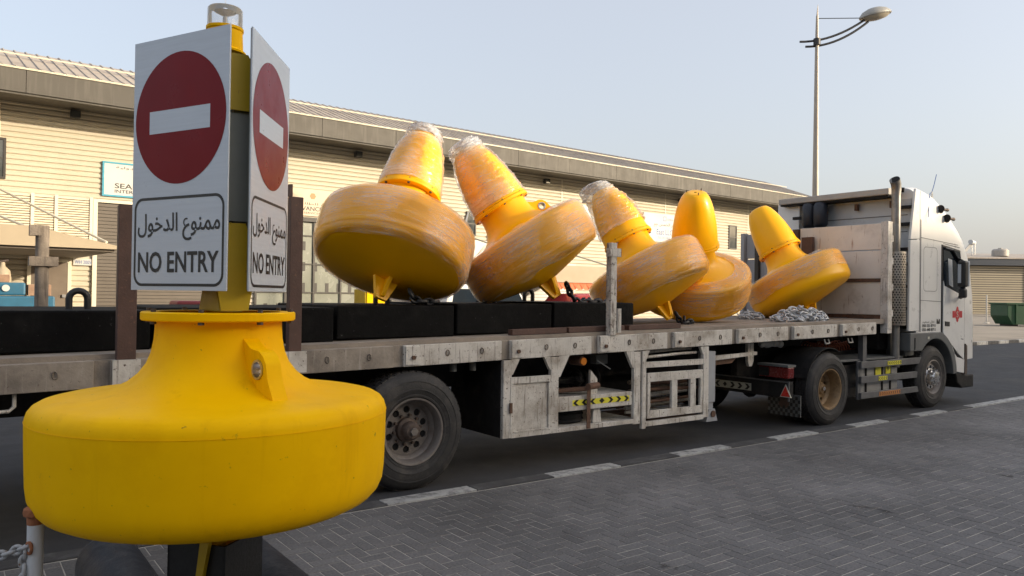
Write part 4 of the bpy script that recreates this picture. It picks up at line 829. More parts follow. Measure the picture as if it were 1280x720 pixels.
# exhaust stack
ex = MB().cyl((12.01,6.19,.70),(12.01,6.19,2.6), .065, n=18).cyl((12.01,6.19,2.6),(12.01,6.19,3.42), .068, n=18).build('exhaust_pipe', K['stackm'], tk, smooth=40)
MB().tube([(12.01,6.19,3.40),(12.015,6.19,3.50),(11.99,6.185,3.58),(11.93,6.175,3.64)], [.069,.073,.077,.08], 18).build('exhaust_tip', K['stackm'], ex, smooth=50)
d3 = Matrix.Translation((11.928,6.1745,3.643)) @ Matrix.Rotation(R(-48), 4, 'Y')
MB().lathe([(.001,.002),(.073,.002)], 18, d3).build('tip_opening', K['hole'], ex)
sh = MB().lathe([(.148,1.36),(.15,1.37),(.15,2.50),(.148,2.51)], 36, Matrix.Translation((12.01,6.19,0))).build('heat_shield', K['shield'], ex, smooth=40)
hl = MB()
for j in range(28):
    for i in range(22):
        a = 2*PI*(i+.5*(j % 2))/22; z = 1.40+j*.0395; c, s_ = math.cos(a), math.sin(a); q = []
        for k in range(6):
            b = 2*PI*k/6; u_, v_ = .0125*math.cos(b), .0125*math.sin(b); q.append((12.01+c*.1512-s_*u_, 6.19+s_*.1512+c*u_, z+v_))
        hl.add(q, [tuple(range(6))])
hl.build('shield_holes', K['hole'], ex, fix=False)['kind'] = 'stuff'
MB().box(12.02, 12.40, 6.2, 6.3, 1.30, 1.36).box(12.02, 12.40, 6.2, 6.3, 2.3, 2.36).build('exhaust_bracket', K['chassis'], ex)
MB().box(12.0, 12.3, 6.45, 7.0, .95, 2.2).build('air_intake', K['chassis'], tk, bevel=.02)
# cab shell lofted from cross sections
def cab_section(x, w, z0, z1, r_, n=7):
    pts = [(x, CY-w, z0)]
    zs = z1-r_
    for t in (.33, .66, 1): pts.append((x, CY-w, z0+(zs-z0)*t))
    for i in range(1, n): a = PI-PI/2*i/n; pts.append((x, CY-w+r_+r_*math.cos(a), zs+r_*math.sin(a)))
    pts.append((x, CY-w+r_, z1)); half = pts[:]; pts.append((x, CY, z1+.02))
    pts += [(p[0], 2*CY-p[1], p[2]) for p in reversed(half)]; return pts
SEC = [(12.42,1.235,1.22,3.56,.22),(12.7,1.24,1.22,3.61,.28),(13.1,1.24,1.22,3.58,.36),(13.3,1.24,1.20,3.53,.42),(13.6,1.24,1.02,3.42,.48),(13.9,1.238,.80,3.24,.50),(14.1,1.225,.74,3.08,.48),(14.3,1.20,.74,2.84,.44),(14.45,1.17,.74,2.58,.36),(14.58,1.15,.74,2.1,.25),(14.66,1.13,.74,1.6,.12),(14.68,1.12,.74,1.1,.08)]
mb = MB(); L_ = []
for s in SEC: L_.append(cab_section(*s))
m_ = len(L_[0]); vs = [p for s in L_ for p in s]; fs = []
for j in range(len(L_)-1): fs += [(j*m_+i, j*m_+i+1, (j+1)*m_+i+1, (j+1)*m_+i) for i in range(m_-1)]
fs += [tuple(range(m_)), tuple((len(L_)-1)*m_+i for i in range(m_-1, -1, -1))]
mb.add(vs, fs).build('cab_shell', K['cab'], tk, smooth=35)
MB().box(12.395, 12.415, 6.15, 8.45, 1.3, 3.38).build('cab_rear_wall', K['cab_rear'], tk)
for z in (2.05, 2.45, 2.85, 3.12): MB().box(12.385, 12.394, 6.2, 8.4, z, z+.012).build('wall_seam', K['guard'], tk)
for s_ in (-1, 1):           # side fairings behind the cab
    ys = (CY-1.245, CY-1.205) if s_ < 0 else (CY+1.205, CY+1.245)
    MB().prism([(12.17,1.265),(12.50,1.265),(12.50,2.72),(12.20,2.70)], *ys, 'y').prism([(12.203,2.715),(12.50,2.735),(12.50,3.50),(12.36,3.53)], *ys, 'y').build('side_fairing', K['cab'], tk, bevel=.008)
    for z in (1.6, 1.95, 2.55, 2.95, 3.22):
        a, b = (6.10, 6.34) if s_ < 0 else (8.26, 8.5); MB().box(12.28, 12.384, a, b, z, z+.045).build('fairing_bracket', K['chassis'], tk)
# roof spoiler tail
MB().prism([(12.06,3.44),(12.46,3.42),(12.46,3.58),(12.06,3.54)], 6.34, 8.36, 'y').build('roof_spoiler', K['beige'], tk, bevel=.012)
MB().box(12.10, 12.44, 6.36, 8.34, 3.412, 3.436).build('spoiler_frame', K['chassis'], tk)
for y in (6.4, 7.0, 7.6): MB().box(12.3, 12.36, y, y+.05, 3.25, 3.36).build('spoiler_strut', K['rust_steel'], tk)
MB().tube([(12.24,6.42,3.50),(12.27,6.36,3.53),(12.32,6.22,3.52)], .04, 10).build('spoiler_clip', K['chassis'], tk, smooth=50)
# rolled black bag strapped behind the cab
bgo = MB()
for y0 in (7.46, 7.68): bgo.lathe([(.01,-.20),(.09,-.195),(.125,-.15),(.13,0),(.125,.14),(.09,.19),(.01,.20)], 18, Matrix.Translation((12.12,y0+.1,3.21)) @ Matrix.Diagonal((1,.95,1.1,1)))
bo_ = bgo.build('rolled_bag', K['bag_black'], None, smooth=60); tag(bo_, 'black rolled bag strapped high behind the white cab', 'bag')
MB().prism([(12.20,2.6),(12.38,2.6),(12.38,3.5),(12.26,3.5)], 8.05, 8.50, 'y').build('side_fairing', K['cab'], tk, bevel=.01)
MB().box(12.05, 12.12, 7.88, 8.06, 3.15, 3.2).build('bag_bracket', K['chassis'], tk)
# door, side window and trim on both sides
for s_ in (-1, 1):
    def yy(a): return a if s_ < 0 else 2*CY-a
    def pan(poly, a, b, nm, m, par=tk, bv=0): return MB().prism(poly, *sorted((yy(a), yy(b))), 'y').build(nm, K[m], par, bevel=bv)
    sl = pan([(13.235,2.68),(13.88,2.61),(14.055,1.86),(14.055,.70),(13.80,.83),(13.235,1.20)], 6.048, 6.10, 'door_seal', 'ink')
    dr = pan([(13.268,2.08),(13.30,2.0),(13.98,1.84),(14.022,1.84),(14.022,.755),(13.80,.868),(13.268,1.222)], 6.036, 6.10, 'door', 'cab')
    pan([(13.27,2.645),(13.86,2.58),(14.02,1.845),(13.99,1.845),(13.29,2.01)], 6.040, 6.09, 'side_window', 'glass', dr)
    pan([(13.42,2.46),(13.56,2.44),(13.60,1.98),(13.46,2.02)], 6.034, 6.0385, 'inner_mirror', 'cab_rear', dr)
    MB().tube([(13.30,yy(6.03),2.62),(13.55,yy(6.02),2.60),(13.83,yy(6.02),2.38),(13.98,yy(6.02),1.95)], .02, 6).build('wind_deflector', K['ink'], dr)
    pan([(13.32,1.335),(13.47,1.325),(13.47,1.40),(13.32,1.41)], 6.024, 6.035, 'door_handle', 'ink', dr)
    # groove lines of the side panels
    for a, b in (((12.54,1.25),(12.54,3.05)), ((12.505,1.26),(12.505,3.5)), ((12.545,1.755),(13.23,1.735)), ((12.56,2.76),(13.82,2.70)), ((13.30,2.70),(13.88,2.66))):
        d = Vector((b[0]-a[0],b[1]-a[1])); L2 = d.length; nx, nz = -d.y/L2*.004, d.x/L2*.004
        pan([(a[0]-nx,a[1]-nz),(b[0]-nx,b[1]-nz),(b[0]+nx,b[1]+nz),(a[0]+nx,a[1]+nz)], 6.0562, 6.07, 'panel_gap', 'guard')
    o_ = [(12.86+p[0], 2.26+p[1]) for p in rrect(.46, .72, .07, 4)]; i_ = [(12.86+p[0], 2.26+p[1]) for p in rrect(.445, .705, .065, 4)]
    vs_, fs_ = ring_faces(o_, i_, yy(6.0575)); MB().add(vs_, fs_).build('blank_window_edge', K['greyplast'], tk, fix=False)
    # wheel arch, front lower panel, bumper
    arc = lambda r_, a0, a1, n_=14: [(13.0+r_*math.cos(R(a0+(a1-a0)*i/n_)), .50+r_*math.sin(R(a0+(a1-a0)*i/n_))) for i in range(n_+1)]
    pan([(12.17,.95),(12.17,1.235),(13.10,1.235)]+arc(.76, 76, 2)+arc(.63, 2, 135), 6.03, 6.40, 'wheel_arch', 'greyplast', tk, .012)
    pan([(12.30,1.16),(12.325,1.16),(12.325,.97),(12.30,.97)], 6.022, 6.029, 'arch_joint', 'ink')
    pan([(12.72,1.13),(12.78,1.13),(12.78,1.17),(12.72,1.17)], 6.024, 6.029, 'arch_badge', 'hi_white')
    pan([(13.28,1.17)]+arc(.775, 60, 4, 8)+[(13.80,.55),(14.15,.50),(14.15,.74),(13.80,.80)], 6.045, 6.35, 'front_quarter', 'cab', tk, .01)
    pan([(13.78,.53),(14.25,.48),(14.45,.48),(14.45,.26),(14.02,.26),(13.84,.36)], 6.06, 6.5, 'bumper_corner', 'chassis', tk, .02)
    pan([(14.05,.50),(14.13,.50),(14.13,.98),(14.07,1.02)], 6.03, 6.10, 'corner_lamp', 'hub')
    # mirrors on arms
    mr = MB().box(13.50, 13.62, *sorted((yy(5.80), yy(5.93))), 1.98, 2.42).box(13.51, 13.62, *sorted((yy(5.81), yy(5.92))), 1.80, 1.96).build('mirror', K['ink'], tk, bevel=.03)
    MB().box(13.492, 13.498, *sorted((yy(5.865), yy(5.915))), 2.05, 2.36).build('mirror_glass', K['cab_rear'], mr); MB().tube([(13.62,yy(5.86),2.40),(13.7,yy(5.98),2.46),(13.8,yy(6.06),2.44)], .016, 6).tube([(13.62,yy(5.86),1.84),(13.75,yy(5.98),1.80),(13.85,yy(6.06),1.83)], .02, 6).build('mirror_arm', K['ink'], mr)
    MB().box(13.622, 13.65, *sorted((yy(5.79), yy(5.94))), 1.99, 2.41).build('mirror_back', K['cab'], mr, bevel=.015)
MB().box(14.25, 14.70, 6.5, 8.1, .26, .73).build('front_bumper', K['chassis'], tk, bevel=.03)
MB().prism([(14.40,2.62),(14.50,2.60),(14.66,1.78),(14.60,1.76)], 6.3, 8.3, 'y').build('windscreen', K['glass'], tk)
MB().box(14.68, 14.72, 6.45, 8.15, .8, 1.65).build('grille', K['chassis'], tk)
# roof horns, aerials, marker
for i, (xx, zz, yq) in enumerate(((13.22,3.26,6.03),(13.42,3.12,6.02))):
    h = MB().lathe([(.064,-.10),(.067,-.095),(.028,-.03),(.018,.10),(.028,.12),(.028,.15),(.005,.155)], 16, Matrix.Translation((xx,yq,zz)) @ Matrix.Rotation(R(90), 4, 'Y')).build('air_horn', K['hub'], tk, smooth=40)
    MB().lathe([(.002,0),(.05,0)], 16, Matrix.Translation((xx-.094,yq,zz)) @ Matrix.Rotation(R(-90), 4, 'Y')).build('horn_mouth', K['chassis'], h); MB().box(xx-.02, xx+.02, yq+.02, yq+.16, zz-.06, zz-.02).build('horn_bracket', K['chassis'], h)
MB().tube([(13.15,6.18,3.36),(13.14,6.17,3.48),(13.12,6.17,3.56)], .018, 6).build('aerial_mount', K['cyl_white'], tk)
MB().tube([(13.12,6.17,3.54),(13.2,6.17,3.68),(13.28,6.17,3.86)], .006, 5).tube([(13.12,6.17,3.54),(13.0,6.14,3.52),(12.84,6.08,3.38),(12.72,6.03,3.10)], .006, 5).build('aerial', K['blue_ink'], tk)
MB().box(13.95, 14.05, 6.62, 6.74, 3.17, 3.30).build('roof_marker', K['greyplast'], tk, bevel=.01)
# emblem and lettering on the near door and panel
def FT(x, z, y=6.033): return Matrix.Translation((x, y, z))
em = MB()
em.add([(p[0],0,p[1]) for p in ((-.20,-.065),(-.10,-.065),(-.10,.065),(-.20,.065))], [(0,1,2,3)]).add([(p[0],0,p[1]) for p in ((.20,-.065),(.10,-.065),(.10,.065),(.20,.065))], [(0,1,2,3)])
em.add(*disc(.105, 24)).add(*disc(.045, 14, 0, .105, -.0004)).add(*disc(.045, 14, 0, -.105, -.0004))
for v in range(len(em.v)): em.v[v] = (em.v[v][0]*.88+13.76, em.v[v][1]+6.0335, em.v[v][2]*.88+1.525)
eo = em.build('door_emblem', K['emblem'], tk, fix=False)
put_text('door_lettering', 'S', .07, FT(13.76, 1.525, 6.0315), K['hi_white'], eo, .10, .01)
MB().add([(13.90,6.0345,1.10),(13.99,6.0345,1.09),(13.99,6.0345,1.105),(13.90,6.0345,1.115)], [(0,1,2,3)]).build('door_mark', K['guard'], tk, fix=False)
put_text('phone_lettering', arab(0xFEE7,0xFED8,0xFEDE,0x20,0xFEB3,0xFECC,0xFEF4,0xFEAA), .40, FT(12.80, 1.405, 6.0555), K['ink'], tk, .05)
put_text('phone_lettering', '050 331 8713', .44, FT(12.82, 1.345, 6.0555), K['ink'], tk, .05, .02); put_text('phone_lettering', '055 448 8711', .44, FT(12.82, 1.28, 6.0555), K['ink'], tk, .05, .02)
MB().add([(13.08,6.0555,1.37),(13.19,6.0555,1.37),(13.19,6.0555,1.45),(13.16,6.0555,1.45),(13.135,6.0555,1.40),(13.11,6.0555,1.45),(13.08,6.0555,1.45)], [(0,1,4,6),(6,4,5),(4,1,2,3)]).build('phone_mark', K['ink'], tk, fix=False)
# ================================================================ buoys
SC = .918
HULL = [(.05,-.175),(.14,-.17),(.40,-.115),(.66,-.058),(.745,-.036),(.79,-.012),(.82,.022),(.838,.065),(.845,.12),(.848,.20),(.851,.30),(.853,.405),(.851,.432),(.843,.458),(.826,.480),(.80,.495),(.765,.503),(.72,.508),(.64,.516),(.56,.528),(.49,.546),(.43,.576),(.382,.616),(.345,.666),(.323,.722),(.311,.785),(.307,.84),(.306,.882)]
TOWER = [(.335,.926),(.345,.94),(.346,.99),(.34,1.08),(.328,1.20),(.308,1.33),(.28,1.46),(.245,1.58),(.205,1.67),(.165,1.725),(.13,1.742),(.02,1.745)]
def sc(pr): return [(a*SC, b*SC) for a, b in pr]
def refine(pr, k=3):
    out = []
    for i in range(len(pr)-1):
        for j in range(k): t = j/k; out.append((pr[i][0]*(1-t)+pr[i+1][0]*t, pr[i][1]*(1-t)+pr[i+1][1]*t))
    return out+[pr[-1]]
def lug(root, az, m):
    """fin with a round eye: outline resampled by rays from the eye, both faces bridged to the hole"""
    M = Matrix.Rotation(az, 4, 'Z'); T = .036
    prof = [Vector(p) for p in sc([(.30,.86),(.322,.80),(.35,.765),(.40,.752),(.45,.748),(.49,.725),(.515,.69),(.525,.65),(.535,.61),(.565,.56),(.61,.518),(.28,.515)])]
    c = Vector((.445*SC, .660*SC)); n = 48; out = []
    for i in range(n):
        d = Vector((math.cos(2*PI*i/n), math.sin(2*PI*i/n))); best = None
        for a, b in zip(prof, prof[1:]+prof[:1]):
            e = b-a; den = d.x*e.y-d.y*e.x
            if abs(den) < 1e-9: continue
            w = a-c; t = (w.x*e.y-w.y*e.x)/den; s_ = (w.x*d.y-w.y*d.x)/den
            if t > 0 and -1e-6 <= s_ <= 1+1e-6 and (best is None or t < best): best = t
        out.append(c+d*(best or .1))
    inn = [c+Vector((math.cos(2*PI*i/n), math.sin(2*PI*i/n)))*.044 for i in range(n)]
    vs = [(p.x, y, p.y) for y in (-T, T) for ring in (out, inn) for p in ring]; fs = []
    for i in range(n):
        j = (i+1) % n; fs += [(i, j, n+j, n+i), (2*n+i, 3*n+i, 3*n+j, 2*n+j), (i, 2*n+i, 2*n+j, j), (n+i, n+j, 3*n+j, 3*n+i)]
    o = MB().add(vs, fs, M).build('lifting_lug', m, root, smooth=35)
    MB().lathe([(.034,-T-.006),(.0435,-T-.006),(.0435,T+.006),(.034,T+.006),(.034,-T-.006)], 24, M @ Matrix.Translation((c.x,0,c.y)) @ Matrix.Rotation(R(90), 4, 'X')).build('lug_bush', K['steel'], o, smooth=40)
def flange(root, m):
    MB().lathe(sc([(.30,.882),(.368,.882),(.374,.888),(.374,.920),(.368,.926),(.30,.926)]), 56).build('flange', m, root, smooth=30)
    for i in range(8):
        a = 2*PI*(i+.35)/8; x, y = .352*SC*math.cos(a), .352*SC*math.sin(a)
        MB().cyl((x,y,.868*SC),(x,y,.881*SC), .014, n=6).cyl((x,y,.927*SC),(x,y,.942*SC), .012, n=6).build('flange_bolt', K['hub'], root)
def shell(pr, seed, off, amp, freq, n=72, k=8, lean=None, zcut=None, cut=.0):
    """film wrapped round a lathe profile: offset outwards, ruffled"""
    pr = refine(sc(pr), k); vs = []; fs = []
    for j, (r_, z) in enumerate(pr):
        for i in range(n):
            a = 2*PI*i/n; c, s_ = math.cos(a), math.sin(a)
            q = Vector((c*1.1, s_*1.1, z*freq*4+a*.12+seed))
            d = off+amp*(abs(noise.noise(q))+.5*abs(noise.noise(q*2.3))+.35*abs(noise.noise(q*5.1)))
            if j in (0, len(pr)-1): d += amp*.6*noise.noise(Vector((c*5, s_*5, seed)))
            zz = z+(cut*noise.noise(Vector((c*2.2, s_*2.2, seed+9))) if j < 5 or j > len(pr)-6 else 0)
            zz += d*.8 if z > .465*SC and z < .7*SC else -d*.8 if z < .02*SC else 0
            x, y = c*(r_+d), s_*(r_+d)
            if lean: t = max(0, (z-lean[2])/lean[3]); x += lean[0]*t*t; y += lean[1]*t*t
            vs.append((x, y, zz))
    for j in range(len(pr)-1): fs += [(j*n+i, j*n+(i+1) % n, (j+1)*n+(i+1) % n, (j+1)*n+i) for i in range(n)]
    return MB().add(vs, fs)
def buoy(name, label, cat, M, m, group, tower=True, lugs=(-PI/2,), tail=True):
    b = thing(name, label, cat, mat4=M, group=group)
    MB().lathe(sc(refine(HULL, 2)), 96).build('float_hull', m, b, smooth=50)
    flange(b, m)
    for a in lugs: lug(b, a, m)
    if tower:
        MB().lathe(sc(refine(TOWER, 2)), 64).build('tower', m, b, smooth=50)
        MB().lathe(sc([(.346,.928),(.362,.932),(.362,.952),(.347,.956)]), 56).build('tower_band', m, b, smooth=40)
        for i in range(3):
            a = 2*PI*i/3; MB().cyl((.13*SC*math.cos(a),.13*SC*math.sin(a),1.735*SC),(.13*SC*math.cos(a),.13*SC*math.sin(a),1.775*SC), .008, n=6).build('tower_bolt', K['hub'], b)
    if tail:
        t = MB().prism(sc([(-.06,-.40),(.06,-.40),(.08,-.36),(.15,-.15),(-.15,-.15),(-.08,-.36)]), -.022, .022, 'y').build('tail_bracket', m, b, bevel=.005)
        MB().prism([(p[0], p[1]) for p in sc([(-.05,-.37),(.05,-.37),(.14,-.15),(-.14,-.15)])], -.02, .02, 'x').build('tail_fin', m, t, bevel=.005)
    return b
def axis_frame(o, th, ph, spin=0):
    a = Vector((math.sin(th)*math.cos(ph), math.sin(th)*math.sin(ph), math.cos(th)))
    q = UP.rotation_difference(a); M = q.to_matrix().to_4x4() @ Matrix.Rotation(spin, 4, 'Z'); M.translation = o; return M
HW = [(.76,-.03),(.79,-.012),(.82,.022),(.84,.08),(.85,.18),(.853,.405),(.85,.435),(.835,.475),(.80,.50),(.74,.512),(.66,.52),(.60,.528)]
TW = [(.352,.955),(.352,1.0),(.345,1.08),(.332,1.20),(.312,1.33),(.285,1.46),(.25,1.58),(.215,1.66),(.19,1.71)]
TIP = [(.20,1.69),(.205,1.74),(.19,1.80),(.15,1.84),(.08,1.86),(.01,1.865)]
GRP = 'yellow buoys lying on the trailer'
b1 = buoy('wrapped_buoy', 'film wrapped yellow buoy farthest left on the trailer, round underside facing the viewer', 'buoy', axis_frame((3.505,6.854,2.019), .478, .597), K['yellow_b'], GRP, lugs=(R(150),))
shell(HW, 3, .007, .012, 3.5, cut=.03).build('hull_wrap', K['wrap'], b1, smooth=60, fix=False)
shell(TW[:-1], 5, .006, .014, 9).build('tower_wrap', K['bag'], b1, smooth=60, fix=False); shell(TIP, 6, .0, .03, 12, k=6).build('wrap_tip', K['bagtip'], b1, smooth=60, fix=False)
b2 = buoy('wrapped_buoy', 'film wrapped yellow buoy leaning left, second from the left, its lifting eye showing', 'buoy', axis_frame((5.386,6.832,2.045), .57, 2.474), K['yellow_b'], GRP, lugs=(R(-25),))
shell(HW, 13, .007, .015, 3.5, cut=.05).build('hull_wrap', K['wrap'], b2, smooth=60, fix=False)
shell(TW, 15, .008, .020, 8).build('tower_wrap', K['bag'], b2, smooth=60, fix=False); shell(TIP, 16, .004, .035, 12, k=6).build('wrap_tip', K['bagtip'], b2, smooth=60, fix=False)
b3 = buoy('wrapped_buoy', 'film wrapped yellow buoy behind the white stake, bunched film on its tip', 'buoy', axis_frame((7.521,7.035,1.785), .512, 2.058), K['yellow_b'], GRP, lugs=(R(60),))
shell(HW, 23, .007, .014, 3.5, cut=.05).build('hull_wrap', K['wrap'], b3, smooth=60, fix=False)
shell(TW[2:], 25, .012, .035, 7, lean=(-.20,0,1.25,.5)).build('tower_wrap', K['bag'], b3, smooth=60, fix=False); shell(TIP, 26, .012, .05, 10, k=6, lean=(-.20,0,1.25,.5)).build('wrap_tip', K['bagtip'], b3, smooth=60, fix=False)
b4 = buoy('wrapped_buoy', 'yellow buoy with bare pointed tower tilted towards the viewer, second from the right', 'buoy', axis_frame((8.70,7.436,1.735), .434, 3.871), K['yellow_b'], GRP, lugs=(R(60),))
shell(HW[3:], 33, .007, .014, 4, cut=.04).build('hull_wrap', K['wrap2'], b4, smooth=60, fix=False)
b5 = buoy('wrapped_buoy', 'yellow buoy nearest the cab resting beside the pile of bright chain', 'buoy', axis_frame((10.85,7.03,1.785), .488, 1.90), K['yellow_b'], GRP, lugs=(R(70),))
shell(HW[4:-1], 43, .007, .012, 4, cut=.05).build('hull_wrap', K['wrap2'], b5, smooth=60, fix=False)
# shackles and short chains at the tails
def chain_run(pts, L=.075, r_=.011, w=.55):
    """links along a polyline of points"""
    pts = [Vector(p) for p in pts]; seg = [(pts[i+1]-pts[i]).length for i in range(len(pts)-1)]; tot = sum(seg); out = []; s_ = 0; k = 0
    while s_ < tot:
        t = s_; i = 0
        while i < len(seg)-1 and t > seg[i]: t -= seg[i]; i += 1
        p = pts[i].lerp(pts[i+1], min(1, t/seg[i])); d = (pts[i+1]-pts[i]).normalized()
        a = d.cross(UP if abs(d.z) < .9 else Vector((1, 0, 0))).normalized(); b = d.cross(a)
        nrm = a if k % 2 else b; sd_ = d.cross(nrm).normalized()
        h = L*.5; q = L*w*.5; ring = []
        for j in range(12):
            an = 2*PI*j/12; ring.append(p+d*(math.cos(an)*h)+sd_*(math.sin(an)*q))
        out.append(ring); s_ += L*.72; k += 1
    return out
def chain_obj(name, pts, m, parent=None, L=.075, r_=.011):
    mb = MB()
    for ring in chain_run(pts, L, r_): mb.tube(ring, r_, 6, True)
    return mb.build(name, m, parent, smooth=60)
zz = 1.615
tag(chain_obj('shackle_chain', [(5.62,6.62,1.86),(5.66,6.62,1.78),(5.70,6.60,1.72),(5.76,6.58,1.675),(5.95,6.56,1.68),(6.1,6.55,1.675),(6.3,6.58,1.68),(6.35,6.62,1.67),(6.1,6.66,1.69),(5.9,6.7,1.675)], K['black_steel'], None, .10, .018), 'short black chain trailing from the second buoy over the blocks', 'chain')
tag(chain_obj('shackle_chain', [(3.62,6.60,1.75),(3.64,6.58,1.70),(3.70,6.56,1.68),(3.80,6.56,1.675),(3.9,6.58,1.675)], K['black_steel'], None, .10, .018), 'black shackle under the tail of the first wrapped buoy', 'chain')
tag(chain_obj('shackle_chain', [(7.66,6.82,1.52),(7.70,6.80,1.44),(7.76,6.78,1.425),(7.86,6.74,1.42),(7.80,6.70,1.44),(7.70,6.72,1.425),(7.74,6.76,1.47)], K['black_steel'], None, .10, .018), 'black shackle on the deck under the third buoy, right of the white stake', 'chain')
def pile(name, label, c, rx, ry, h, n_, seed):
    rr = random.Random(seed); mb = MB()
    for i in range(n_):
        a = rr.random()*2*PI; t = math.sqrt(rr.random()); x = c[0]+rx*t*math.cos(a); y = c[1]+ry*t*math.sin(a); z = c[2]+.012+h*(1-t*t)*rr.random()
        n_v = Vector((rr.gauss(0,1), rr.gauss(0,1), rr.gauss(0,1.2))).normalized(); mb.torus((x,y,z), n_v, .044, .0105, 14, 6, 1.3, .78)
    tag(mb.build(name, K['galv'], None, smooth=60), label, 'chain')
pile('chain_pile', 'heap of bright galvanised chain on the deck beside the last buoy', (10.0,6.55,zt(10)+.04), .60, .24, .20, 210, 4)
pile('chain_pile', 'small heap of galvanised chain on the deck between the last two buoys', (9.9,7.35,zt(9.9)+.04), .22, .2, .12, 44, 9)

# ================================================================ foreground sign buoy
C0 = fw0*(3.9*math.cos(R(20.77)))+rt0*(-3.9*math.sin(R(20.77)))
FX, FY = C0.x, C0.y
ZB = .805
fb = buoy('sign_buoy', 'yellow buoy in the foreground carrying NO ENTRY signs and a clear lantern', 'buoy', Matrix.Translation((FX, FY, ZB)), K['yellow'], None, tower=False, lugs=(R(-78), R(102)))
ZF = .927*SC
MB().torus((0,0,.418*SC), (0,0,1), .8535*SC, .0012, 120, 5).build('mould_seam', K['yellow'], fb, smooth=60)
MB().cyl((0,0,ZF),(0,0,2.12), .045, n=20).build('mast', K['signback'], fb, smooth=40)
MB().prism([(-.145,ZF),(.145,ZF),(.10,ZF+.10),(.10,ZF+.34),(-.10,ZF+.34),(-.10,ZF+.10)], -.055, .055, 'y', Matrix.Rotation(AZ+R(40), 4, 'Z')).build('mast_foot', K['shaded_yellow_steel'], fb, bevel=.006)
W_, H_ = .63, 1.155; ZS = 1.752-ZB
def camdir(phi): return rt0*math.cos(phi)+fw0*math.sin(phi)
lr = .225
for k, phi in enumerate((R(-28), R(92), R(212))):
    X = camdir(phi); N = camdir(phi-PI/2)            # N outward
    M = Matrix((X, -N, UP)).transposed().to_4x4(); M.translation = N*lr+Vector((0, 0, ZS))-(X*.022 if k == 0 else X*0)
    p = MB().box(-W_/2, W_/2, -.003, .003, 0, H_, M).build('sign_panel', K['white_sign'], fb)
    p['label'] = ['left NO ENTRY panel facing the viewer', 'right NO ENTRY panel seen edgewise', 'rear NO ENTRY panel'][k]
    MB().box(-W_/2+.004, W_/2-.004, .0035, .008, .004, H_-.004, M).build('panel_backing', K['signback'], p)
    for z in (.16, .94):
        f = MB().box(-.2, .2, .009, .035, z-.02, z+.02, M).build('panel_batten', K['shaded_yellow_steel'], p)
    zc = .78
    a = MB().add(*disc(.299, 64, 0, zc, -.0040)); a.v = [tuple(M @ Vector(v)) for v in a.v]; a.build('red_disc', K['red_sign'], p, fix=False)
    MB().add([(-.20,-.0046,zc-.062),(.20,-.0046,zc-.062),(.20,-.0046,zc+.042),(-.20,-.0046,zc+.042)], [(0,1,2,3)], M).build('white_bar', K['white_sign'], p, fix=False)
    o_ = [(q[0], q[1]+.222) for q in rrect(.595, .408, .055)]; i_ = [(q[0], q[1]+.222) for q in rrect(.570, .383, .045)]
    MB().add(*ring_faces(o_, i_, -.0040), M).build('border', K['ink'], p, fix=False)
    put_text('lettering', NO_ENTRY_AR, .545, M @ Matrix.Translation((0,-.0042,.288)), K['ink'], p, .128, .012)
    put_text('lettering', 'NO ENTRY', .535, M @ Matrix.Translation((0,-.0042,.128)), K['ink'], p, .096, .020)
for kf_, phi in enumerate((R(-28)+R(60)-PI/2, R(92)+R(60)-PI/2, R(212)+R(60)-PI/2)):   # corner fins between the panels
    D = camdir(phi); M = Matrix((D, Vector((-D.y, D.x, 0)), UP)).transposed().to_4x4()
    for z0, z1 in ((ZS+.80, ZS+1.05), (ZF+.01 if kf_ == 0 else ZS+.03, ZS+.30)):       # bent plates that tie two panels together
        h = z1-z0; w = .072
        pl = MB().prism([(-w*.8,z0),(w*.8,z0),(w,z0+h*.22),(w,z0+h*.78),(w*.55,z1),(-w*.55,z1),(-w,z0+h*.78),(-w,z0+h*.22)], .300, .308, 'x', M).build('corner_plate', K['shaded_yellow_steel'], fb)
        MB().box(.046, .299, -.005, .005, z0+h*.35, z0+h*.6, M).build('plate_arm', K['shaded_yellow_steel'], pl)
        for s_ in (-1, 1): MB().cyl(M @ Vector((.309,s_*w*.8,z0+h*.5)), M @ Vector((.317,s_*w*.8,z0+h*.5)), .010, n=6).build('plate_bolt', K['hub'], pl)
    MB().box(.283, .289, -.074, .074, ZS+.31, ZS+.79, M).build('corner_sheet', K['signback'], fb)
# lantern
LZ = 2.105
MB().lathe([(.02,LZ-.03),(.095,LZ-.03),(.097,LZ-.022),(.084,LZ-.012),(.080,LZ+.075),(.085,LZ+.08),(.085,LZ+.092),(.02,LZ+.092)], 32).build('lantern_base', K['yellow'], fb, smooth=40)
ln = MB().lathe([(.080,LZ+.094),(.080,LZ+.178),(.074,LZ+.186),(.01,LZ+.188)], 32).build('lantern_lens', K['clear'], fb, smooth=40)
MB().lathe([(.01,LZ+.094),(.03,LZ+.096),(.012,LZ+.105),(.010,LZ+.15),(.05,LZ+.170),(.01,LZ+.174)], 24).build('lantern_core', K['tank'], ln, smooth=40)
MB().cyl((0,0,LZ+.19),(0,0,LZ+.30), .0015, n=5).build('bird_spike', K['steel'], fb)
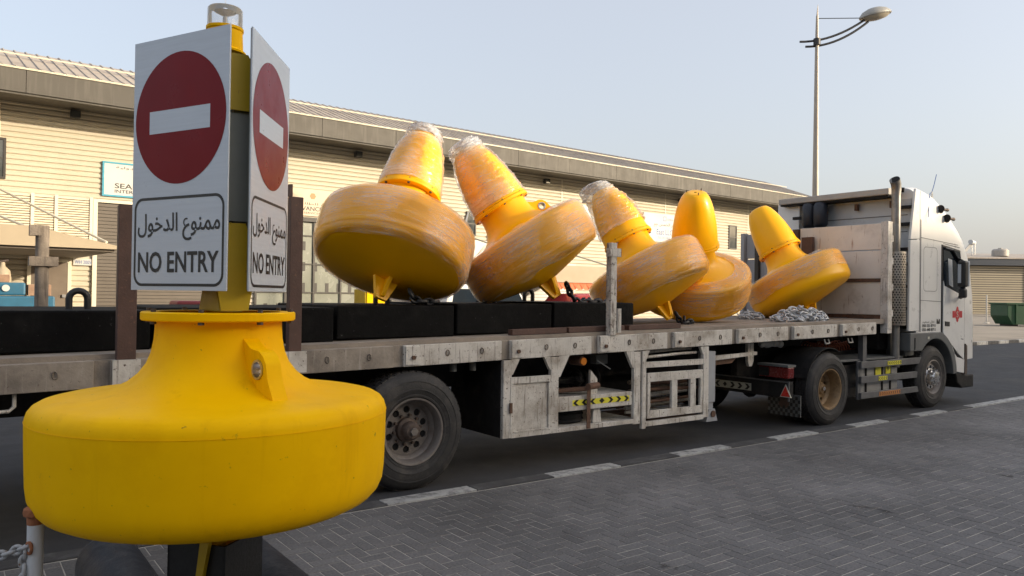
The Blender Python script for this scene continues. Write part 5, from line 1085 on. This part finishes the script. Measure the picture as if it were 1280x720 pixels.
# stand under the buoy
pd = thing('buoy_stand', 'black steel stand under the foreground sign buoy', 'stand', (FX, FY, .34))
M = Matrix.Translation((FX, FY, 0)) @ Matrix.Rotation(AZ-R(90)-R(14), 4, 'Z')
q = .15
for a in range(4): MB().box(-q, q, -q, -q+.012, .345, .60, M @ Matrix.Rotation(PI/2*a, 4, 'Z') @ Matrix.Translation((0, -.001*(a % 2), 0))).build('side_plate', K['black_steel'], pd)
MB().prism([(.04,.62),(.085,.62),(.03,.345),(.005,.345)], -q-.03, -q-.004, 'y', M).build('stay', K['shaded_yellow_steel'], pd)
for i, (x, y0, y1, lab) in enumerate(((.76, 3.05, 5.02, 'black rubber fender log lying left of the buoy stand'), (1.40, 2.9, 4.62, 'black rubber fender log lying right of the buoy stand'))):
    t = thing('rubber_fender', lab, 'fender', (x, (y0+y1)/2, 0), 'rubber fenders under the buoy stand')
    r_ = .17; L = y1-y0
    MB().lathe([(.06,0),(.07,-.0),(.13,.012),(.16,.04),(r_,.10),(r_,L-.10),(.16,L-.04),(.13,L-.012),(.07,L),(.06,L),(.06,0)], 36, Matrix.Translation((x,y0,r_)) @ Matrix.Rotation(R(-90), 4, 'X')).build('fender_body', K['fender_rubber'], t, smooth=40)
    MB().lathe([(.01,.004),(.058,.004)], 20, Matrix.Translation((x,y0,r_)) @ Matrix.Rotation(R(-90), 4, 'X')).lathe([(.01,L-.004),(.058,L-.004)], 20, Matrix.Translation((x,y0,r_)) @ Matrix.Rotation(R(-90), 4, 'X')).build('fender_bore', K['hole'], t)
# white chain post
cp = thing('chain_post', 'white steel post with rusty cap at the lower left', 'post', (.62, 2.98, 0))
D_ = 3.15; pc = fw0*D_+rt0*((50-640)/960*D_)
cp.location = (pc.x, pc.y, 0); ORG[cp.name] = Vector((0, 0, 0))
MB().cyl((0,0,0),(0,0,.815), .030, n=24).build('post_tube', K['post_white'], cp, smooth=40)
MB().lathe([(.002,.862),(.030,.862),(.043,.855),(.046,.842),(.044,.828),(.032,.82),(.031,.79)], 24).build('post_cap', K['post_rust'], cp, smooth=40)
MB().torus((-.022,-.02,.70), (1,.3,0), .022, .007, 14, 6).build('chain_eye', K['post_rust'], cp, smooth=50)
MB().cyl((0,0,0),(0,0,.012), .09, n=20).build('foot_plate', K['post_white'], cp)
lf = -rt0
def sagline(a, b, s_, n_=24): return [a.lerp(b, i/n_)+Vector((0,0,-s_*4*(i/n_)*(1-i/n_))) for i in range(n_+1)]
e0 = Vector((pc.x, pc.y, .70))+lf*.03-fw0*.02; e1 = e0+lf*1.6+fw0*.12+Vector((0,0,.02))
ch = thing('post_chain', 'white link chain looping from the rusty capped post', 'chain', (e0.x, e0.y, 0))
LM = None
for a, b, s_ in ((e0, e1, .16), (e0+Vector((0,0,-.02)), Vector((pc.x,pc.y,.05))+lf*.02-fw0*.06, -.0)):
    rings = chain_run(sagline(a, b, s_), .050, .0075, .62)
    for ring in rings: MB().tube(ring, .0075, 7, True).build('link', K['chainw'], ch, smooth=60)

# ================================================================ things in front of the warehouse
bm_ = thing('blue_machine', 'blue workshop machine with round dials under the left canopy', 'machine', (.75, 16.6, .06))
MB().box(.0, 1.55, 16.2, 17.1, .25, 1.62).build('machine_body', K['blue'], bm_, bevel=.03); MB().box(.05, 1.1, 16.3, 17.0, 1.63, 1.86).build('machine_hood', K['blue'], bm_, bevel=.03)
for x in (.25, .5, .8): MB().cyl((x,16.27,1.76),(x,16.299,1.76), .06, n=14).build('dial', K['signw'], bm_)
for x in (.1, 1.4): MB().box(x, x+.1, 16.25, 17.0, .06, .249).build('machine_foot', K['frame_dk'], bm_)
for i, (x0, x1, z0, z1, lab) in enumerate(((1.14,1.50,1.63,1.83,'brown cardboard carton on the end of the blue machine'),(.62,.86,1.865,2.0,'small brown carton on the hood of the blue machine'))):
    t = thing('carton', lab, 'carton', ((x0+x1)/2, 16.5, z0)); MB().box(x0, x1, 16.35, 16.7, z0, z1).build('carton_body', K['bagtan'], t, bevel=.008); MB().box(x0, x1, 16.50, 16.55, z1+.001, z1+.003).build('tape', K['signb'], t)
gc = thing('gas_bottle', 'tan gas bottle standing behind the blue machine', 'gas bottle', (.82, 17.9, .06))
MB().lathe([(.01,.06),(.14,.06),(.15,.1),(.15,1.95),(.13,2.1),(.05,2.18),(.04,2.26),(.01,2.26)], 18, Matrix.Translation((.82,17.9,0))).build('bottle_body', K['canopy'], gc, smooth=50); MB().cyl((.74,17.9,2.26),(.92,17.9,2.30), .025, n=8).build('valve', K['hub'], gc)
yc = thing('yellow_cabinet', 'yellow cabinet against the wall seen beneath the first buoy', 'cabinet', (9.5, 19.6, .06))
MB().box(9.15, 9.85, 19.3, 20.0, .12, 1.86).build('cabinet_body', K['shaded_yellow_steel'], yc, bevel=.02); MB().box(9.2, 9.8, 19.27, 19.298, .2, 1.8).build('cabinet_door', K['yellow'], yc); MB().box(9.2, 9.8, 19.35, 19.95, .06, .118).build('plinth', K['frame_dk'], yc)
def car(label, cat, M, paint, L=4.7, Wd=1.85, H=1.9, pickup=False):
    c = thing('parked_car', label, cat, mat4=M, group='vehicles parked by the warehouse'); w = Wd/2
    MB().prism([(-L/2,.45),(-L/2+.05,.95),(-L/2+.15,1.02),(L/2-1.2,1.02),(L/2-.15,.92),(L/2,.72),(L/2,.42),(L/2-.25,.32),(-L/2+.2,.32)], -w, w, 'y').build('car_body', K[paint], c, bevel=.06)
    top = [(-L/2+.2,1.02),(-L/2+.45,H-.05),(-L/2+.8,H),(L/2-2.1,H-.02),(L/2-1.2,1.02)] if not pickup else [(-.6,1.02),(-.45,H-.04),(-.2,H),(.75,H-.03),(1.4,1.02)]
    MB().prism(top, -w+.12, w-.12, 'y').build('cabin', K[paint], c, bevel=.06)
    x0, x1 = top[0][0], top[-1][0]
    for s_ in (-1, 1):
        y = s_*(w-.118)
        MB().add([(x0+.25,y,1.08),((x0+x1)/2-.04,y,1.08),((x0+x1)/2-.04,y,H-.12),(x0+.38,y,H-.12)], [(0,1,2,3)]).add([((x0+x1)/2+.04,y,1.08),(x1-.35,y,1.08),(x1-.85,y,H-.13),((x0+x1)/2+.04,y,H-.12)], [(0,1,2,3)]).build('side_window', K['glass'], c, fix=False)
        for x in (-L/2+.85, L/2-.85):
            wl = MB().lathe([(.2,0),(.32,.0),(.345,.03),(.345,.2),(.32,.22)], 24, Matrix.Translation((x,s_*(w-.20) if s_ < 0 else w-.02,.345)) @ Matrix.Rotation(R(-90), 4, 'X') @ Matrix.Translation((0,0,-.02 if s_ > 0 else 0))).build('wheel', K['rubber'], c, smooth=40)
        MB().box(L/2-.02, L/2+.01, s_*.55-.2, s_*.55+.2, .68, .82).build('headlight', K['clear'], c); MB().box(-L/2-.01, -L/2+.03, s_*.72-.1, s_*.72+.1, .6, .95).build('tail_light', K['red_lens'], c)
    return c
car('white utility vehicle parked by the warehouse, behind the second buoy', 'car', Matrix.Translation((11.6,17.0,.06)) @ Matrix.Rotation(R(8), 4, 'Z'), 'whitecar', 4.8, 1.9, 1.95)
car('red pickup parked beyond the chain of the second buoy', 'car', Matrix.Translation((15.6,17.6,.06)) @ Matrix.Rotation(R(170), 4, 'Z'), 'redcar', 4.9, 1.85, 1.78, True)
car('white van parked in front of the distant warehouse, beside the cab', 'van', Matrix.Translation((57.5,27.6,.06)) @ Matrix.Rotation(R(60), 4, 'Z'), 'whitecar', 4.9, 1.9, 2.2)
bx_ = tag(MB().box(2.0, 2.42, 8.9, 9.3, .0, 1.64).build('spool_box', K['dark_red'], None, bevel=.03), 'dark red case standing behind the trailer under the right sign', 'case')
